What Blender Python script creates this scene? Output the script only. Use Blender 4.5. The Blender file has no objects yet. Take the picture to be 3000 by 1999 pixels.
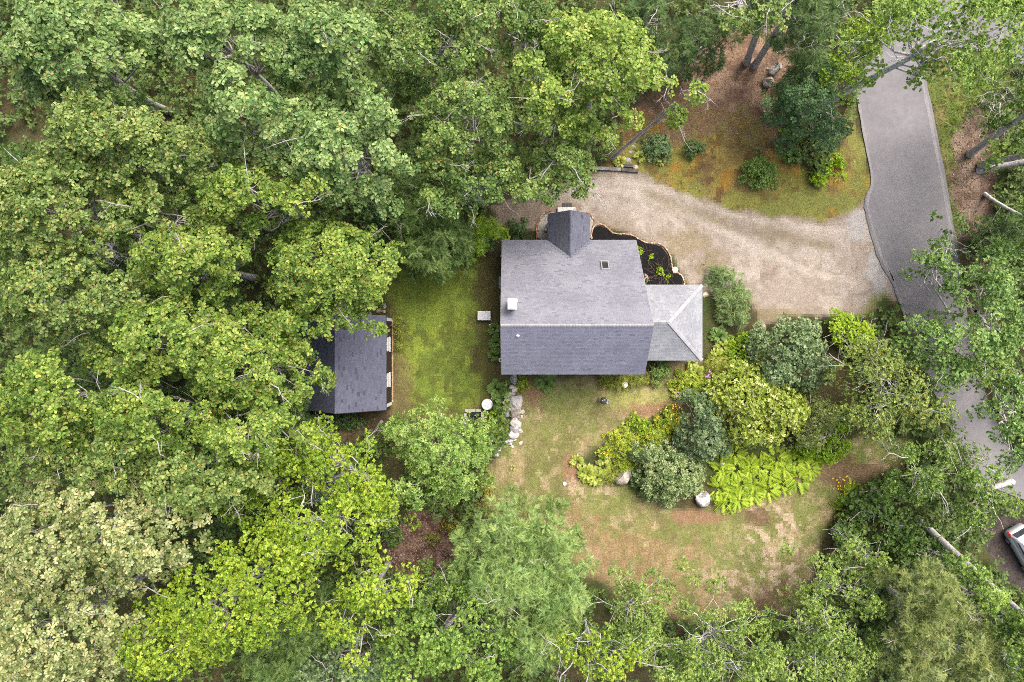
import bpy, bmesh, math, random
import numpy as np
from mathutils import Vector, Matrix

# ------------------------------------------------------------------ camera, sky, sun, exposure
scene = bpy.context.scene
col = scene.collection
CAM_H = 58.0
FPX = 2000.0            # focal length in photo pixels (photo is 3000 px wide)

cam_data = bpy.data.cameras.new("camera")
cam_data.sensor_width = 36.0
cam_data.lens = 24.0
cam_data.clip_end = 2000.0
cam = bpy.data.objects.new("camera", cam_data)
cam.location = (0, 0, CAM_H)
cam.rotation_euler = (0, 0, 0)
col.objects.link(cam)
scene.camera = cam

SUN_AZ, SUN_EL = math.radians(38), math.radians(58)
world = bpy.data.worlds.new("World")
scene.world = world
world.use_nodes = True
wn = world.node_tree.nodes
sky = wn.new("ShaderNodeTexSky")
sky.sky_type = 'NISHITA'
sky.sun_disc = False
sky.sun_elevation = SUN_EL
sky.sun_rotation = SUN_AZ
sky.air_density = 0.6
sky.dust_density = 7.0
sky.ozone_density = 0.4
wn["Background"].inputs["Strength"].default_value = 0.15
world.node_tree.links.new(sky.outputs[0], wn["Background"].inputs["Color"])

sun_data = bpy.data.lights.new("sun", 'SUN')
sun_data.energy = 1.5
sun_data.angle = math.radians(34)
sun_data.color = (1.0, 0.95, 0.86)
sun = bpy.data.objects.new("sun", sun_data)
sdir = Vector((math.cos(SUN_EL)*math.sin(SUN_AZ), math.cos(SUN_EL)*math.cos(SUN_AZ), math.sin(SUN_EL)))
sun.rotation_euler = (-sdir).to_track_quat('-Z', 'Y').to_euler()
sun.location = sdir*80
col.objects.link(sun)

scene.view_settings.view_transform = 'Standard'
scene.view_settings.look = 'None'
scene.view_settings.gamma = 1.0
scene.view_settings.use_curve_mapping = False
scene.view_settings.exposure = 1.12
scene.render.engine = 'CYCLES'
scene.cycles.max_bounces = 6
scene.cycles.diffuse_bounces = 3
scene.cycles.glossy_bounces = 2
scene.cycles.transmission_bounces = 3
scene.cycles.transparent_max_bounces = 4
scene.cycles.use_denoising = False
scene.cycles.filter_width = 1.0

# ------------------------------------------------------------------ helpers
rng = np.random.default_rng(7)
random.seed(7)

def W(px, py, z=0.0):
    """a spot of the photo at height z -> point in the place (metres)"""
    s = (CAM_H - z)/FPX
    return Vector(((px-1500.0)*s, -(py-999.5)*s, z))

def link(o, parent=None):
    col.objects.link(o)
    if parent is not None:
        o.parent = parent
    return o

def tag(o, label=None, cat=None, group=None, kind=None):
    if label: o['label'] = label
    if cat: o['category'] = cat
    if group: o['group'] = group
    if kind: o['kind'] = kind
    return o

def empty(name, loc=(0, 0, 0), rz=0.0, **k):
    o = bpy.data.objects.new(name, None)
    o.location = loc
    o.rotation_euler = (0, 0, rz)
    o.empty_display_size = 0.3
    link(o)
    return tag(o, **k)

def np_mesh(name, V, F, mats, fcol=None, fmat=None, smooth=False):
    """V (n,3), F (m,4) or (m,3); fcol per-face pigment"""
    V = np.asarray(V, dtype=np.float32); F = np.asarray(F, dtype=np.int32)
    me = bpy.data.meshes.new(name)
    k = F.shape[1]
    me.vertices.add(len(V)); me.vertices.foreach_set("co", V.ravel())
    me.loops.add(F.size); me.loops.foreach_set("vertex_index", F.ravel())
    me.polygons.add(len(F))
    me.polygons.foreach_set("loop_start", np.arange(0, F.size, k, dtype=np.int32))
    try:
        me.polygons.foreach_set("loop_total", np.full(len(F), k, dtype=np.int32))
    except Exception:
        pass
    me.polygons.foreach_set("use_smooth", np.full(len(F), bool(smooth)))
    if not isinstance(mats, (list, tuple)): mats = [mats]
    for m in mats: me.materials.append(m)
    if fmat is not None:
        me.polygons.foreach_set("material_index", np.asarray(fmat, dtype=np.int32))
    if fcol is not None:
        a = me.attributes.new("col", 'FLOAT_COLOR', 'FACE')
        c = np.ones((len(F), 4), dtype=np.float32); c[:, :3] = fcol
        a.data.foreach_set("color", c.ravel())
    me.update(calc_edges=True)
    me.validate()
    return me

def np_obj(name, V, F, mats, parent=None, **k):
    o = bpy.data.objects.new(name, np_mesh(name, V, F, mats, **k))
    return link(o, parent)

def bm_obj(name, bm, mat, parent=None, smooth=False):
    me = bpy.data.meshes.new(name)
    bmesh.ops.recalc_face_normals(bm, faces=bm.faces)
    bm.to_mesh(me); bm.free()
    mats = mat if isinstance(mat, (list, tuple)) else [mat]
    for m in mats: me.materials.append(m)
    if smooth:
        for p in me.polygons: p.use_smooth = True
    o = bpy.data.objects.new(name, me)
    return link(o, parent)

def add_box(bm, c, s, rot=None, bevel=0.0):
    r = bmesh.ops.create_cube(bm, size=1.0)
    vs = r['verts']
    bmesh.ops.scale(bm, verts=vs, vec=s)
    if bevel > 0:
        es = list({e for v in vs for e in v.link_edges})
        rb = bmesh.ops.bevel(bm, geom=es, offset=bevel, segments=2, affect='EDGES', profile=0.5)
        vs = list({v for f in rb['faces'] for v in f.verts} | {v for v in vs if v.is_valid})
    if rot is not None:
        bmesh.ops.rotate(bm, verts=vs, cent=(0, 0, 0), matrix=rot)
    bmesh.ops.translate(bm, verts=vs, vec=c)
    return vs

def add_cyl(bm, p0, p1, r0, r1=None, n=16, caps=True):
    p0 = Vector(p0); p1 = Vector(p1); r1 = r0 if r1 is None else r1
    d = (p1-p0).normalized()
    a = d.orthogonal().normalized(); b = d.cross(a)
    r_0 = []; r_1 = []
    for i in range(n):
        t = 2*math.pi*i/n
        o = a*math.cos(t)+b*math.sin(t)
        r_0.append(bm.verts.new(p0+o*r0)); r_1.append(bm.verts.new(p1+o*r1))
    for i in range(n):
        j = (i+1) % n
        bm.faces.new((r_0[i], r_0[j], r_1[j], r_1[i]))
    if caps:
        bm.faces.new(r_0[::-1]); bm.faces.new(r_1)
    return r_0+r_1

def add_lathe(bm, prof, n=32, c=(0, 0, 0)):
    rings = []
    for r, z in prof:
        if r < 1e-5:
            rings.append([bm.verts.new((c[0], c[1], c[2]+z))])
        else:
            rings.append([bm.verts.new((c[0]+r*math.cos(2*math.pi*i/n), c[1]+r*math.sin(2*math.pi*i/n), c[2]+z)) for i in range(n)])
    for A, B in zip(rings, rings[1:]):
        for i in range(n):
            j = (i+1) % n
            if len(A) == 1 and len(B) == 1: continue
            if len(A) == 1: bm.faces.new((A[0], B[i], B[j]))
            elif len(B) == 1: bm.faces.new((A[i], A[j], B[0]))
            else: bm.faces.new((A[i], A[j], B[j], B[i]))

def prism(bm, pts, z0, z1):
    """vertical prism over polygon pts [(x,y)]"""
    a = [bm.verts.new((p[0], p[1], z0)) for p in pts]
    b = [bm.verts.new((p[0], p[1], z1)) for p in pts]
    n = len(pts)
    for i in range(n):
        j = (i+1) % n
        bm.faces.new((a[i], a[j], b[j], b[i]))
    bm.faces.new(a[::-1]); bm.faces.new(b)

# ------------------------------------------------------------------ noise (numpy)
_perm = np.random.default_rng(3).random((256, 256))
def vnoise(x, y, s):
    x = x/s; y = y/s
    xi = np.floor(x).astype(int); yi = np.floor(y).astype(int)
    fx = x-xi; fy = y-yi
    fx = fx*fx*(3-2*fx); fy = fy*fy*(3-2*fy)
    g = lambda a, b: _perm[a % 256, b % 256]
    return (g(xi, yi)*(1-fx)+g(xi+1, yi)*fx)*(1-fy)+(g(xi, yi+1)*(1-fx)+g(xi+1, yi+1)*fx)*fy
def fbm(x, y, s, o=4, off=0.0):
    v = 0; a = 0.5; t = 0
    for i in range(o):
        v = v+a*vnoise(x+off+17.3*i, y-off+9.1*i, s/2**i); t += a; a *= 0.55
    return v/t
def sdist(X, Y, poly):
    """signed distance to polygon (positive inside)"""
    P = np.asarray(poly, float); d = np.full(X.shape, 1e9); ins = np.zeros(X.shape, bool)
    for (x0, y0), (x1, y1) in zip(P, np.roll(P, -1, 0)):
        ex, ey = x1-x0, y1-y0; L = ex*ex+ey*ey+1e-12
        t = np.clip(((X-x0)*ex+(Y-y0)*ey)/L, 0, 1)
        d = np.minimum(d, np.hypot(X-x0-t*ex, Y-y0-t*ey))
        c = ((y0 > Y) != (y1 > Y)) & (X < (x1-x0)*(Y-y0)/((y1-y0)+1e-12)+x0)
        ins ^= c
    return np.where(ins, d, -d)
def sstep(a, b, x):
    t = np.clip((x-a)/(b-a), 0, 1); return t*t*(3-2*t)

# ------------------------------------------------------------------ materials
def mat(name):
    m = bpy.data.materials.new(name); m.use_nodes = True
    nt = m.node_tree
    return m, nt, nt.nodes["Principled BSDF"]

def plain(name, c, rough=0.6, spec=0.4, metal=0.0, noise=0.0, nscale=6.0, bump=0.0, bscale=40.0):
    m, nt, b = mat(name)
    b.inputs["Roughness"].default_value = rough
    b.inputs["Specular IOR Level"].default_value = spec
    b.inputs["Metallic"].default_value = metal
    b.inputs["Base Color"].default_value = (*c, 1)
    tc = nt.nodes.new("ShaderNodeTexCoord")
    if noise > 0:
        n = nt.nodes.new("ShaderNodeTexNoise"); n.inputs["Scale"].default_value = nscale; n.inputs["Detail"].default_value = 5
        nt.links.new(tc.outputs["Object"], n.inputs["Vector"])
        r = nt.nodes.new("ShaderNodeValToRGB")
        r.color_ramp.elements[0].position = 0.3; r.color_ramp.elements[1].position = 0.7
        r.color_ramp.elements[0].color = (*[x*(1-noise) for x in c], 1)
        r.color_ramp.elements[1].color = (*[min(1, x*(1+noise)) for x in c], 1)
        nt.links.new(n.outputs["Fac"], r.inputs[0]); nt.links.new(r.outputs[0], b.inputs["Base Color"])
    if bump > 0:
        n2 = nt.nodes.new("ShaderNodeTexNoise"); n2.inputs["Scale"].default_value = bscale; n2.inputs["Detail"].default_value = 4
        nt.links.new(tc.outputs["Object"], n2.inputs["Vector"])
        bp = nt.nodes.new("ShaderNodeBump"); bp.inputs["Strength"].default_value = bump; bp.inputs["Distance"].default_value = 0.02
        nt.links.new(n2.outputs["Fac"], bp.inputs["Height"]); nt.links.new(bp.outputs[0], b.inputs["Normal"])
    return m

def attr_mat(name, rough=0.7, spec=0.3, grain=0.25, gscale=30.0, bump=0.3, bdist=0.03, objrand=0.0, trans=0.0):
    """base colour from the per-face pigment 'col', with a fine grain"""
    m, nt, b = mat(name)
    b.inputs["Roughness"].default_value = rough
    b.inputs["Specular IOR Level"].default_value = spec
    a = nt.nodes.new("ShaderNodeAttribute"); a.attribute_name = "col"
    out = a.outputs["Color"]
    if grain > 0 or bump > 0:
        g = nt.nodes.new("ShaderNodeNewGeometry")
        n = nt.nodes.new("ShaderNodeTexNoise"); n.inputs["Scale"].default_value = gscale; n.inputs["Detail"].default_value = 6; n.inputs["Roughness"].default_value = 0.7
        nt.links.new(g.outputs["Position"], n.inputs["Vector"])
    if grain > 0:
        mr = nt.nodes.new("ShaderNodeMapRange")
        mr.inputs["From Min"].default_value = 0.3; mr.inputs["From Max"].default_value = 0.7
        mr.inputs["To Min"].default_value = 1-grain; mr.inputs["To Max"].default_value = 1+grain
        nt.links.new(n.outputs["Fac"], mr.inputs["Value"])
        mx = nt.nodes.new("ShaderNodeVectorMath"); mx.operation = 'SCALE'
        nt.links.new(out, mx.inputs[0]); nt.links.new(mr.outputs[0], mx.inputs["Scale"])
        out = mx.outputs[0]
    nt.links.new(out, b.inputs["Base Color"])
    if bump > 0:
        bp = nt.nodes.new("ShaderNodeBump"); bp.inputs["Strength"].default_value = bump; bp.inputs["Distance"].default_value = bdist
        nt.links.new(n.outputs["Fac"], bp.inputs["Height"]); nt.links.new(bp.outputs[0], b.inputs["Normal"])
    if trans > 0:
        t = nt.nodes.new("ShaderNodeBsdfTranslucent")
        h = nt.nodes.new("ShaderNodeHueSaturation"); h.inputs["Saturation"].default_value = 1.2; h.inputs["Value"].default_value = 1.5
        nt.links.new(out, h.inputs["Color"]); nt.links.new(h.outputs[0], t.inputs["Color"])
        ms = nt.nodes.new("ShaderNodeMixShader"); ms.inputs[0].default_value = trans
        nt.links.new(b.outputs[0], ms.inputs[1]); nt.links.new(t.outputs[0], ms.inputs[2])
        nt.links.new(ms.outputs[0], nt.nodes["Material Output"].inputs["Surface"])
    return m

M = {}
M['ground'] = attr_mat("soil_and_litter", 0.9, 0.15, 0.5, 9.0, 0.7, 0.05)
M['lawn'] = attr_mat("mown_grass", 0.85, 0.15, 0.5, 11.0, 0.8, 0.05)
M['gravel'] = attr_mat("driveway_gravel", 0.9, 0.2, 0.42, 12.0, 0.7, 0.03)
M['leaf'] = attr_mat("foliage", 0.5, 0.3, 0.0, 1, 0.0, trans=0.25)
M['leaf_matt'] = attr_mat("soft_foliage", 0.6, 0.25, 0.0, 1, 0.0, trans=0.22)
M['blade'] = attr_mat("grass_blades", 0.7, 0.2, 0.0, 1, 0.0, trans=0.15)
M['shingle'] = attr_mat("asphalt_shingle", 0.75, 0.45, 0.12, 60.0, 0.3, 0.004)
M['deck'] = plain("roof_underlay", (0.05, 0.05, 0.055), 0.9)
M['bark'] = attr_mat("grey_bark", 0.85, 0.2, 0.6, 5.0, 0.8, 0.05)
M['stone'] = attr_mat("weathered_stone", 0.8, 0.3, 0.4, 6.0, 0.6, 0.06)
M['asphalt'] = plain("asphalt", (0.125, 0.122, 0.132), 0.75, 0.35, noise=0.18, nscale=0.5, bump=0.4, bscale=60)
M['mulch'] = plain("black_mulch", (0.012, 0.011, 0.012), 0.95, 0.1, noise=0.6, nscale=14, bump=1.0, bscale=18)
M['white'] = plain("white_paint", (0.72, 0.72, 0.73), 0.45, 0.4, noise=0.05, nscale=3)
M['whitetop'] = plain("white_plastic", (0.62, 0.62, 0.66), 0.4, 0.4, noise=0.04, nscale=2)
M['metal'] = plain("galvanised_metal", (0.55, 0.56, 0.58), 0.4, 0.5, 0.7, noise=0.2, nscale=8)
M['chim'] = plain("whitewashed_cap", (0.6, 0.6, 0.61), 0.6, 0.3, noise=0.25, nscale=3.5)
M['dark'] = plain("black_metal", (0.015, 0.015, 0.018), 0.35, 0.5)
M['siding'] = plain("brown_siding", (0.035, 0.025, 0.022), 0.8, 0.25, noise=0.25, nscale=5)
M['siding2'] = plain("grey_siding", (0.25, 0.26, 0.27), 0.8, 0.25, noise=0.1, nscale=5)
M['glass'] = plain("window_glass", (0.03, 0.035, 0.04), 0.05, 0.6)
M['brick'] = attr_mat("brick", 0.85, 0.2, 0.3, 25.0, 0.3, 0.01)
M['timber'] = plain("weathered_timber", (0.2, 0.19, 0.19), 0.85, 0.2, noise=0.4, nscale=4, bump=0.4, bscale=30)
M['timber2'] = plain("dark_timber", (0.09, 0.08, 0.08), 0.85, 0.2, noise=0.4, nscale=4, bump=0.4, bscale=30)
M['edge'] = plain("drip_edge_paint", (.30, .30, .32), .6, .3)
M['granite'] = plain("granite", (0.5, 0.5, 0.48), 0.8, 0.3, noise=0.2, nscale=25, bump=0.2)
M['paver'] = plain("concrete_paver", (0.36, 0.33, 0.32), 0.85, 0.2, noise=0.2, nscale=10, bump=0.2)
# ------------------------------------------------------------------ the ground
def VP(pts):             # spots given on a 2353 px wide copy of the photo -> plan coordinates on the ground
    return [tuple(W(x*1.275, y*1.275)[:2]) for x, y in pts]

road_main = VP([(2062,40),(2040,95),(1990,150),(1962,195),(1970,240),(1985,320),(2000,395),(2003,420),(1986,455),(1985,478),(2000,540),(2022,610),(2050,650),(2062,688),(2078,730),(2092,790),(2130,870),(2175,960),(2205,1040),(2240,1090),(2300,1130),(2440,1180),
                (2440,1090),(2360,1070),(2318,1030),(2292,980),(2262,900),(2238,820),(2222,720),(2205,600),(2187,490),(2165,370),(2140,240),(2122,165),(2140,120),(2200,105),(2290,130),(2400,165),(2520,190),(2520,40),(2400,50),(2290,20),(2200,-40),(2090,-40)])
drive_p = VP([(1120,470),(1190,445),(1300,425),(1345,400),(1400,392),(1470,398),(1540,428),(1620,462),(1700,482),(1790,500),(1870,505),(1935,495),(1990,462),(2040,560),(2075,690),(2040,690),(1990,715),(1900,728),(1800,735),(1752,745),(1735,700),(1690,660),(1640,690),(1590,660),(1545,590),(1490,560),(1440,540),(1380,512),(1230,530),(1150,520)])
green_p = VP([(878,600),(930,580),(1010,590),(1075,575),(1130,590),(1150,700),(1150,880),(1120,960),(1050,985),(960,960),(905,965),(898,850),(895,730),(880,660)])
south_p = VP([(1175,868),(1330,860),(1480,862),(1545,830),(1625,830),(1640,880),(1560,930),(1500,960),(1400,1010),(1330,1060),(1420,1110),(1560,1170),(1640,1170),(1800,1130),(1900,1060),(1990,990),(2100,1010),(2080,1060),(1950,1110),(1900,1200),(1880,1290),(1850,1390),(1700,1430),(1500,1410),(1350,1330),(1250,1230),(1110,1180),(1120,1080),(1180,1000)])
moss_p = VP([(1420,330),(1470,250),(1600,230),(1720,250),(1790,330),(1880,430),(1960,250),(1985,330),(1998,430),(1990,500),(1940,520),(1860,525),(1760,515),(1640,490),(1540,445),(1450,412),(1400,405)])
litter_p = VP([(1540,180),(1640,60),(1790,40),(1830,120),(1770,230),(1810,330),(1740,340),(1650,300),(1560,310),(1440,330),(1440,260)])
verge_p = VP([(2122,165),(2165,370),(2187,490),(2205,600),(2260,600),(2240,420),(2230,250),(2330,180),(2300,130),(2180,120)])
rightlitter_p = VP([(2190,300),(2240,240),(2290,330),(2290,420),(2270,560),(2330,600),(2300,640),(2225,620),(2200,500),(2185,400)])
pit_p = VP([(880,1250),(960,1170),(1040,1190),(1060,1300),(960,1340),(890,1300)])
shedside_p = VP([(680,960),(900,945),(1000,940),(1000,1010),(820,1010),(690,1040)])
car_p = VP([(2250,1180),(2330,1160),(2420,1200),(2440,1400),(2330,1350),(2270,1280)])

def mixc(A, B, t):
    return A*(1-t[..., None])+B*t[..., None]
def two(c1, c2, X, Y, s, off=0.0, lo=0.35, hi=0.65):
    t = sstep(lo, hi, fbm(X, Y, s, 4, off))
    return mixc(np.array(c1), np.array(c2), t)

def zones(X, Y):
    wob = (fbm(X, Y, 1.6, 4, 31.0)-0.5)
    z = {}
    z['moss'] = sstep(-.35, .35, sdist(X, Y, moss_p)+wob*2.4)
    z['litter'] = sstep(-.4, .4, sdist(X, Y, litter_p)+wob*2.4)
    z['verge'] = sstep(-.3, .3, sdist(X, Y, verge_p)+wob*1.6)
    z['rlit'] = sstep(-.3, .3, sdist(X, Y, rightlitter_p)+wob*1.6)
    z['pit'] = sstep(-.3, .3, sdist(X, Y, pit_p)+wob*1.6)
    z['shedside'] = sstep(-.4, .4, sdist(X, Y, shedside_p)+wob*1.6)
    z['car'] = sstep(-.2, .2, sdist(X, Y, car_p)+wob*.8)
    z['green'] = sstep(-.35, .35, sdist(X, Y, green_p)+wob*1.4)
    z['south'] = sstep(-.4, .4, sdist(X, Y, south_p)+wob*1.6)
    z['drive'] = sstep(-.3, .3, sdist(X, Y, drive_p)+wob*1.3)
    return z

def blob(X, Y, px, py, rx, ry, wob, amp=0.8):
    c = W(px*1.275, py*1.275); sx = 1.275*rx*CAM_H/FPX; sy = 1.275*ry*CAM_H/FPX
    d = np.hypot((X-c.x)/sx, (Y-c.y)/sy)
    return sstep(1.15, .6, d-wob*amp)

def ground_colour(X, Y, z):
    wob = (fbm(X, Y, 1.3, 4, 77.0)-0.5)*2
    fine = fbm(X, Y, .35, 3, 5.0)
    base = two((.050, .030, .020), (.105, .066, .042), X, Y, 1.5)
    g = two((.045, .075, .02), (.065, .075, .025), X, Y, 3.0, 11)
    base = mixc(base, g, 0.5+0.4*sstep(.42, .6, fbm(X, Y, 5, 3, 60)))  # wood floor darker and greener: shade of the canopy gaps put into colour
    # pinkish brown needle and leaf litter
    c = two((.16, .10, .068), (.28, .19, .13), X, Y, .9, 3)
    c = mixc(c, np.array((.075, .04, .024)), .7*sstep(.58, .7, fbm(X, Y, 2.2, 3, 8)))
    base = mixc(base, c, z['litter'])
    # moss: olive, rust and yellow green
    c = two((.15, .11, .045), (.24, .185, .055), X, Y, 1.2, 21)
    c = mixc(c, np.array((.29, .17, .035)), .85*sstep(.46, .62, fbm(X, Y, 1.8, 5, 41)))
    c = mixc(c, np.array((.19, .20, .045)), .8*sstep(.47, .62, fbm(X, Y, 2.4, 5, 90)))
    c = mixc(c, np.array((.10, .055, .025)), .65*sstep(.54, .68, fbm(X, Y, .8, 5, 52)))
    c = mixc(c, np.array((.19, .125, .075)), .8*blob(X, Y, 1600, 250, 190, 80, wob))
    c = mixc(c, np.array((.17, .185, .05)), .8*np.maximum(blob(X, Y, 1860, 470, 130, 40, wob), blob(X, Y, 1975, 350, 25, 130, wob)))
    base = mixc(base, c, z['moss'])
    c = two((.10, .13, .03), (.18, .16, .06), X, Y, 1.5, 33)
    base = mixc(base, c, z['verge'])
    c = two((.11, .075, .055), (.22, .16, .125), X, Y, .9, 43)
    base = mixc(base, c, z['rlit'])
    c = two((.075, .04, .03), (.19, .125, .095), X, Y, .55, 53)
    base = mixc(base, c, z['pit'])
    c = two((.07, .055, .03), (.13, .10, .055), X, Y, .9, 63)
    base = mixc(base, c, z['shedside'])
    base = mixc(base, two((.05, .042, .04), (.08, .068, .063), X, Y, .8, 3), z['car'])
    # green lawn
    c = two((.10, .13, .025), (.145, .205, .033), X, Y, 1.1, 15)
    c = mixc(c, np.array((.21, .27, .04)), .75*sstep(.48, .63, fbm(X*1.3, Y*.7, 1.0, 5, 25)))
    c = mixc(c, np.array((.09, .10, .025)), .6*sstep(.54, .68, fbm(X, Y, .6, 4, 125)))
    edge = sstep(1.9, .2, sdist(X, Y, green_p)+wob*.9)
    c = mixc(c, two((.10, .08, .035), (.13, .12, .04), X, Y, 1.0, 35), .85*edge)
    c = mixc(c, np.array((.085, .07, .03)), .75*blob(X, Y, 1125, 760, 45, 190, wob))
    c = mixc(c, np.array((.15, .11, .06)), .6*blob(X, Y, 920, 900, 35, 80, wob))
    c = mixc(c, np.array((.17, .23, .035)), .6*blob(X, Y, 980, 690, 90, 60, wob))
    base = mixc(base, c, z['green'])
    # dry south lawn
    c = two((.165, .155, .06), (.265, .22, .11), X, Y, 1.6, 19)
    c = mixc(c, np.array((.15, .185, .05)), .75*sstep(.47, .63, fbm(X, Y, 2.0, 5, 29)))
    c = mixc(c, np.array((.38, .29, .18)), .6*sstep(.54, .68, fbm(X, Y, .7, 5, 39)))
    c = mixc(c, np.array((.13, .135, .045)), .55*sstep(.55, .68, fbm(X, Y, .55, 4, 139)))
    c = mixc(c, np.array((.27, .175, .095)), .7*np.maximum.reduce([blob(X, Y, 1440, 1290, 200, 80, wob), blob(X, Y, 1500, 1380, 150, 50, wob), blob(X, Y, 1330, 1200, 70, 40, wob)])*sstep(.3, .6, fbm(X, Y, .6, 4, 159)))
    c = mixc(c, np.array((.17, .195, .055)), .6*np.maximum.reduce([blob(X, Y, 1280, 960, 110, 90, wob), blob(X, Y, 1560, 1205, 190, 35, wob), blob(X, Y, 1400, 1150, 120, 40, wob), blob(X, Y, 1860, 1150, 40, 70, wob)])*sstep(.3, .55, fbm(X, Y, .7, 4, 169)))
    c = mixc(c, np.array((.30, .31, .09)), .6*blob(X, Y, 1460, 915, 80, 35, wob))
    c = mixc(c, np.array((.25, .145, .09)), .8*np.maximum.reduce([blob(X, Y, 1500, 945, 75, 25, wob), blob(X, Y, 1225, 900, 28, 50, wob), blob(X, Y, 1310, 1085, 22, 40, wob), blob(X, Y, 1600, 1185, 60, 18, wob)]))
    c = mixc(c, np.array((.13, .075, .05)), .7*np.maximum.reduce([blob(X, Y, 1740, 1190, 35, 25, wob), blob(X, Y, 1243, 941, 7, 7, wob), blob(X, Y, 1970, 1090, 90, 40, wob), blob(X, Y, 1780, 1400, 70, 60, wob)]))
    streak = fbm(X*.8+Y*.8, Y*.6-X*.6, .55, 5, 99)
    c = mixc(c, np.array((.46, .36, .26)), .75*np.maximum(blob(X, Y, 1790, 1270, 90, 120, wob), .7*blob(X, Y, 1680, 1330, 90, 60, wob))*sstep(.47, .66, streak))
    c = mixc(c, np.array((.44, .34, .24)), .6*blob(X, Y, 1340, 1120, 60, 30, wob)*sstep(.47, .66, streak))
    base = mixc(base, c, z['south'])
    # sandy gravel with two worn tracks
    c = two((.30, .255, .215), (.37, .325, .28), X, Y, 1.6, 47)
    c = mixc(c, np.array((.23, .185, .135)), .5*sstep(.54, .68, fbm(X, Y, .8, 5, 57)))
    c = mixc(c, np.array((.44, .39, .335)), .6*np.maximum.reduce([sstep(.55, .1, np.abs(sdist(X, Y, VP([(1330,430),(1480,445),(1600,500),(1720,560),(1850,620),(1990,660),(1990,661),(1850,621),(1720,561),(1600,501),(1480,446),(1330,431)]))+wob*.3)), sstep(.45, .1, np.abs(sdist(X, Y, VP([(1420,415),(1540,440),(1680,490),(1800,515),(1940,530),(1940,531),(1800,516),(1680,491),(1540,441),(1420,416)]))+wob*.3))]))
    strip = VP([(1480,440),(1600,478),(1700,510),(1800,530),(1900,548),(1930,580),(1860,565),(1760,560),(1680,530),(1560,485)])
    c = mixc(c, np.array((.20, .165, .105)), .7*sstep(-.6, .6, sdist(X, Y, strip)+wob*.7))
    c = mixc(c, np.array((.22, .18, .10)), .75*np.maximum.reduce([blob(X, Y, 1570, 560, 60, 45, wob), blob(X, Y, 1640, 610, 60, 35, wob), blob(X, Y, 1770, 725, 80, 22, wob)]))
    c = mixc(c, np.array((.2, .15, .10)), .6*blob(X, Y, 1230, 490, 110, 40, wob))
    c = mixc(c, np.array((.16, .18, .04)), .85*blob(X, Y, 2025, 705, 45, 38, wob))
    c = mixc(c, np.array((.36, .35, .34)), .8*np.maximum(blob(X, Y, 1965, 520, 25, 45, wob), blob(X, Y, 2015, 620, 25, 60, wob)))
    edge = sstep(.7, -.1, sdist(X, Y, drive_p)+wob*.5)
    c = mixc(c, np.array((.19, .15, .085)), .5*edge)
    base = mixc(base, c, z['drive'])
    return base*(0.66+0.34*fine)[..., None]

STEP = 0.22
gx = np.arange(-48, 50.01, STEP); gy = np.arange(-34, 34.01, STEP)
GX, GY = np.meshgrid(gx, gy)
def relief(X, Y):
    far = np.clip((np.hypot(X, Y)-30)/30, 0, 1)
    return 0.05*(fbm(X, Y, 3.0, 4, 12.)-0.5)+0.02*(fbm(X, Y, .5, 2, 2.)-.5)-0.03+far*0
GZ = relief(GX, GY)
ny, nx = GX.shape
CX = (GX[:-1, :-1]+STEP/2); CY = (GY[:-1, :-1]+STEP/2)
Zn = zones(CX, CY)
GC = ground_colour(CX, CY, Zn)
which = np.zeros(CX.shape, int)
for i, k in enumerate(['moss', 'litter', 'green', 'south', 'drive']):
    which[Zn[k] > .5] = i+1
idx = np.arange(nx*ny).reshape(ny, nx)
quads = np.stack([idx[:-1, :-1], idx[:-1, 1:], idx[1:, 1:], idx[1:, :-1]], -1)
allV = np.stack([GX, GY, GZ], -1).reshape(-1, 3)
names = ['ground', 'mossy_ground', 'leaf_litter_ground', 'lawn', 'dry_lawn', 'gravel_driveway']
for i, nm in enumerate(names):
    sel = which == i
    F = quads[sel]; C = GC[sel]
    u, inv = np.unique(F, return_inverse=True)
    m = M['lawn'] if 'lawn' in nm else (M['gravel'] if 'gravel' in nm else M['ground'])
    V = allV[u]; F = inv.reshape(-1, 4)
    if i == 0:   # the same sheet goes on to the horizon
        R = 900.0
        b = len(V)
        x0, x1, y0, y1 = gx[0], gx[-1], gy[0], gy[-1]
        ring = np.array([(x0, y0, -.05), (x1, y0, -.05), (x1, y1, -.05), (x0, y1, -.05), (-R, -R, -.05), (R, -R, -.05), (R, R, -.05), (-R, R, -.05)])
        V = np.vstack([V, ring])
        RF = np.array([(b+4, b+5, b+1, b+0), (b+5, b+6, b+2, b+1), (b+6, b+7, b+3, b+2), (b+7, b+4, b+0, b+3)])
        F = np.vstack([F, RF]); C = np.vstack([C, np.tile([[.06, .06, .03]], (4, 1))])
    o = np_obj(nm, V, F, m, fcol=C, smooth=True)
    tag(o, kind='structure')

# ------------------------------------------------------------------ asphalt road (raised, ragged edge, paler worn edge line)
def smooth_poly(P, n=3, jit=0.0, seed=1):
    r = np.random.default_rng(seed)
    P = np.asarray(P, float)
    for _ in range(n):
        Q = np.roll(P, -1, 0)
        P = np.stack([P*.75+Q*.25, P*.25+Q*.75], 1).reshape(-1, 2)
    return P+r.normal(0, jit, P.shape)
def sheet(name, poly, z, mat_, skirt=0.06, kind='structure', inset=None):
    bm = bmesh.new()
    top = [bm.verts.new((p[0], p[1], z)) for p in poly]
    bot = [bm.verts.new((p[0], p[1], z-skirt)) for p in poly]
    from mathutils.geometry import tessellate_polygon
    for t in tessellate_polygon([[Vector((p[0], p[1], 0)) for p in poly]]): bm.faces.new([top[i] for i in t])
    n = len(top)
    for i in range(n):
        j = (i+1) % n
        bm.faces.new((bot[i], bot[j], top[j], top[i]))
    o = bm_obj(name, bm, mat_)
    if kind: o['kind'] = kind
    return o
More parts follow.
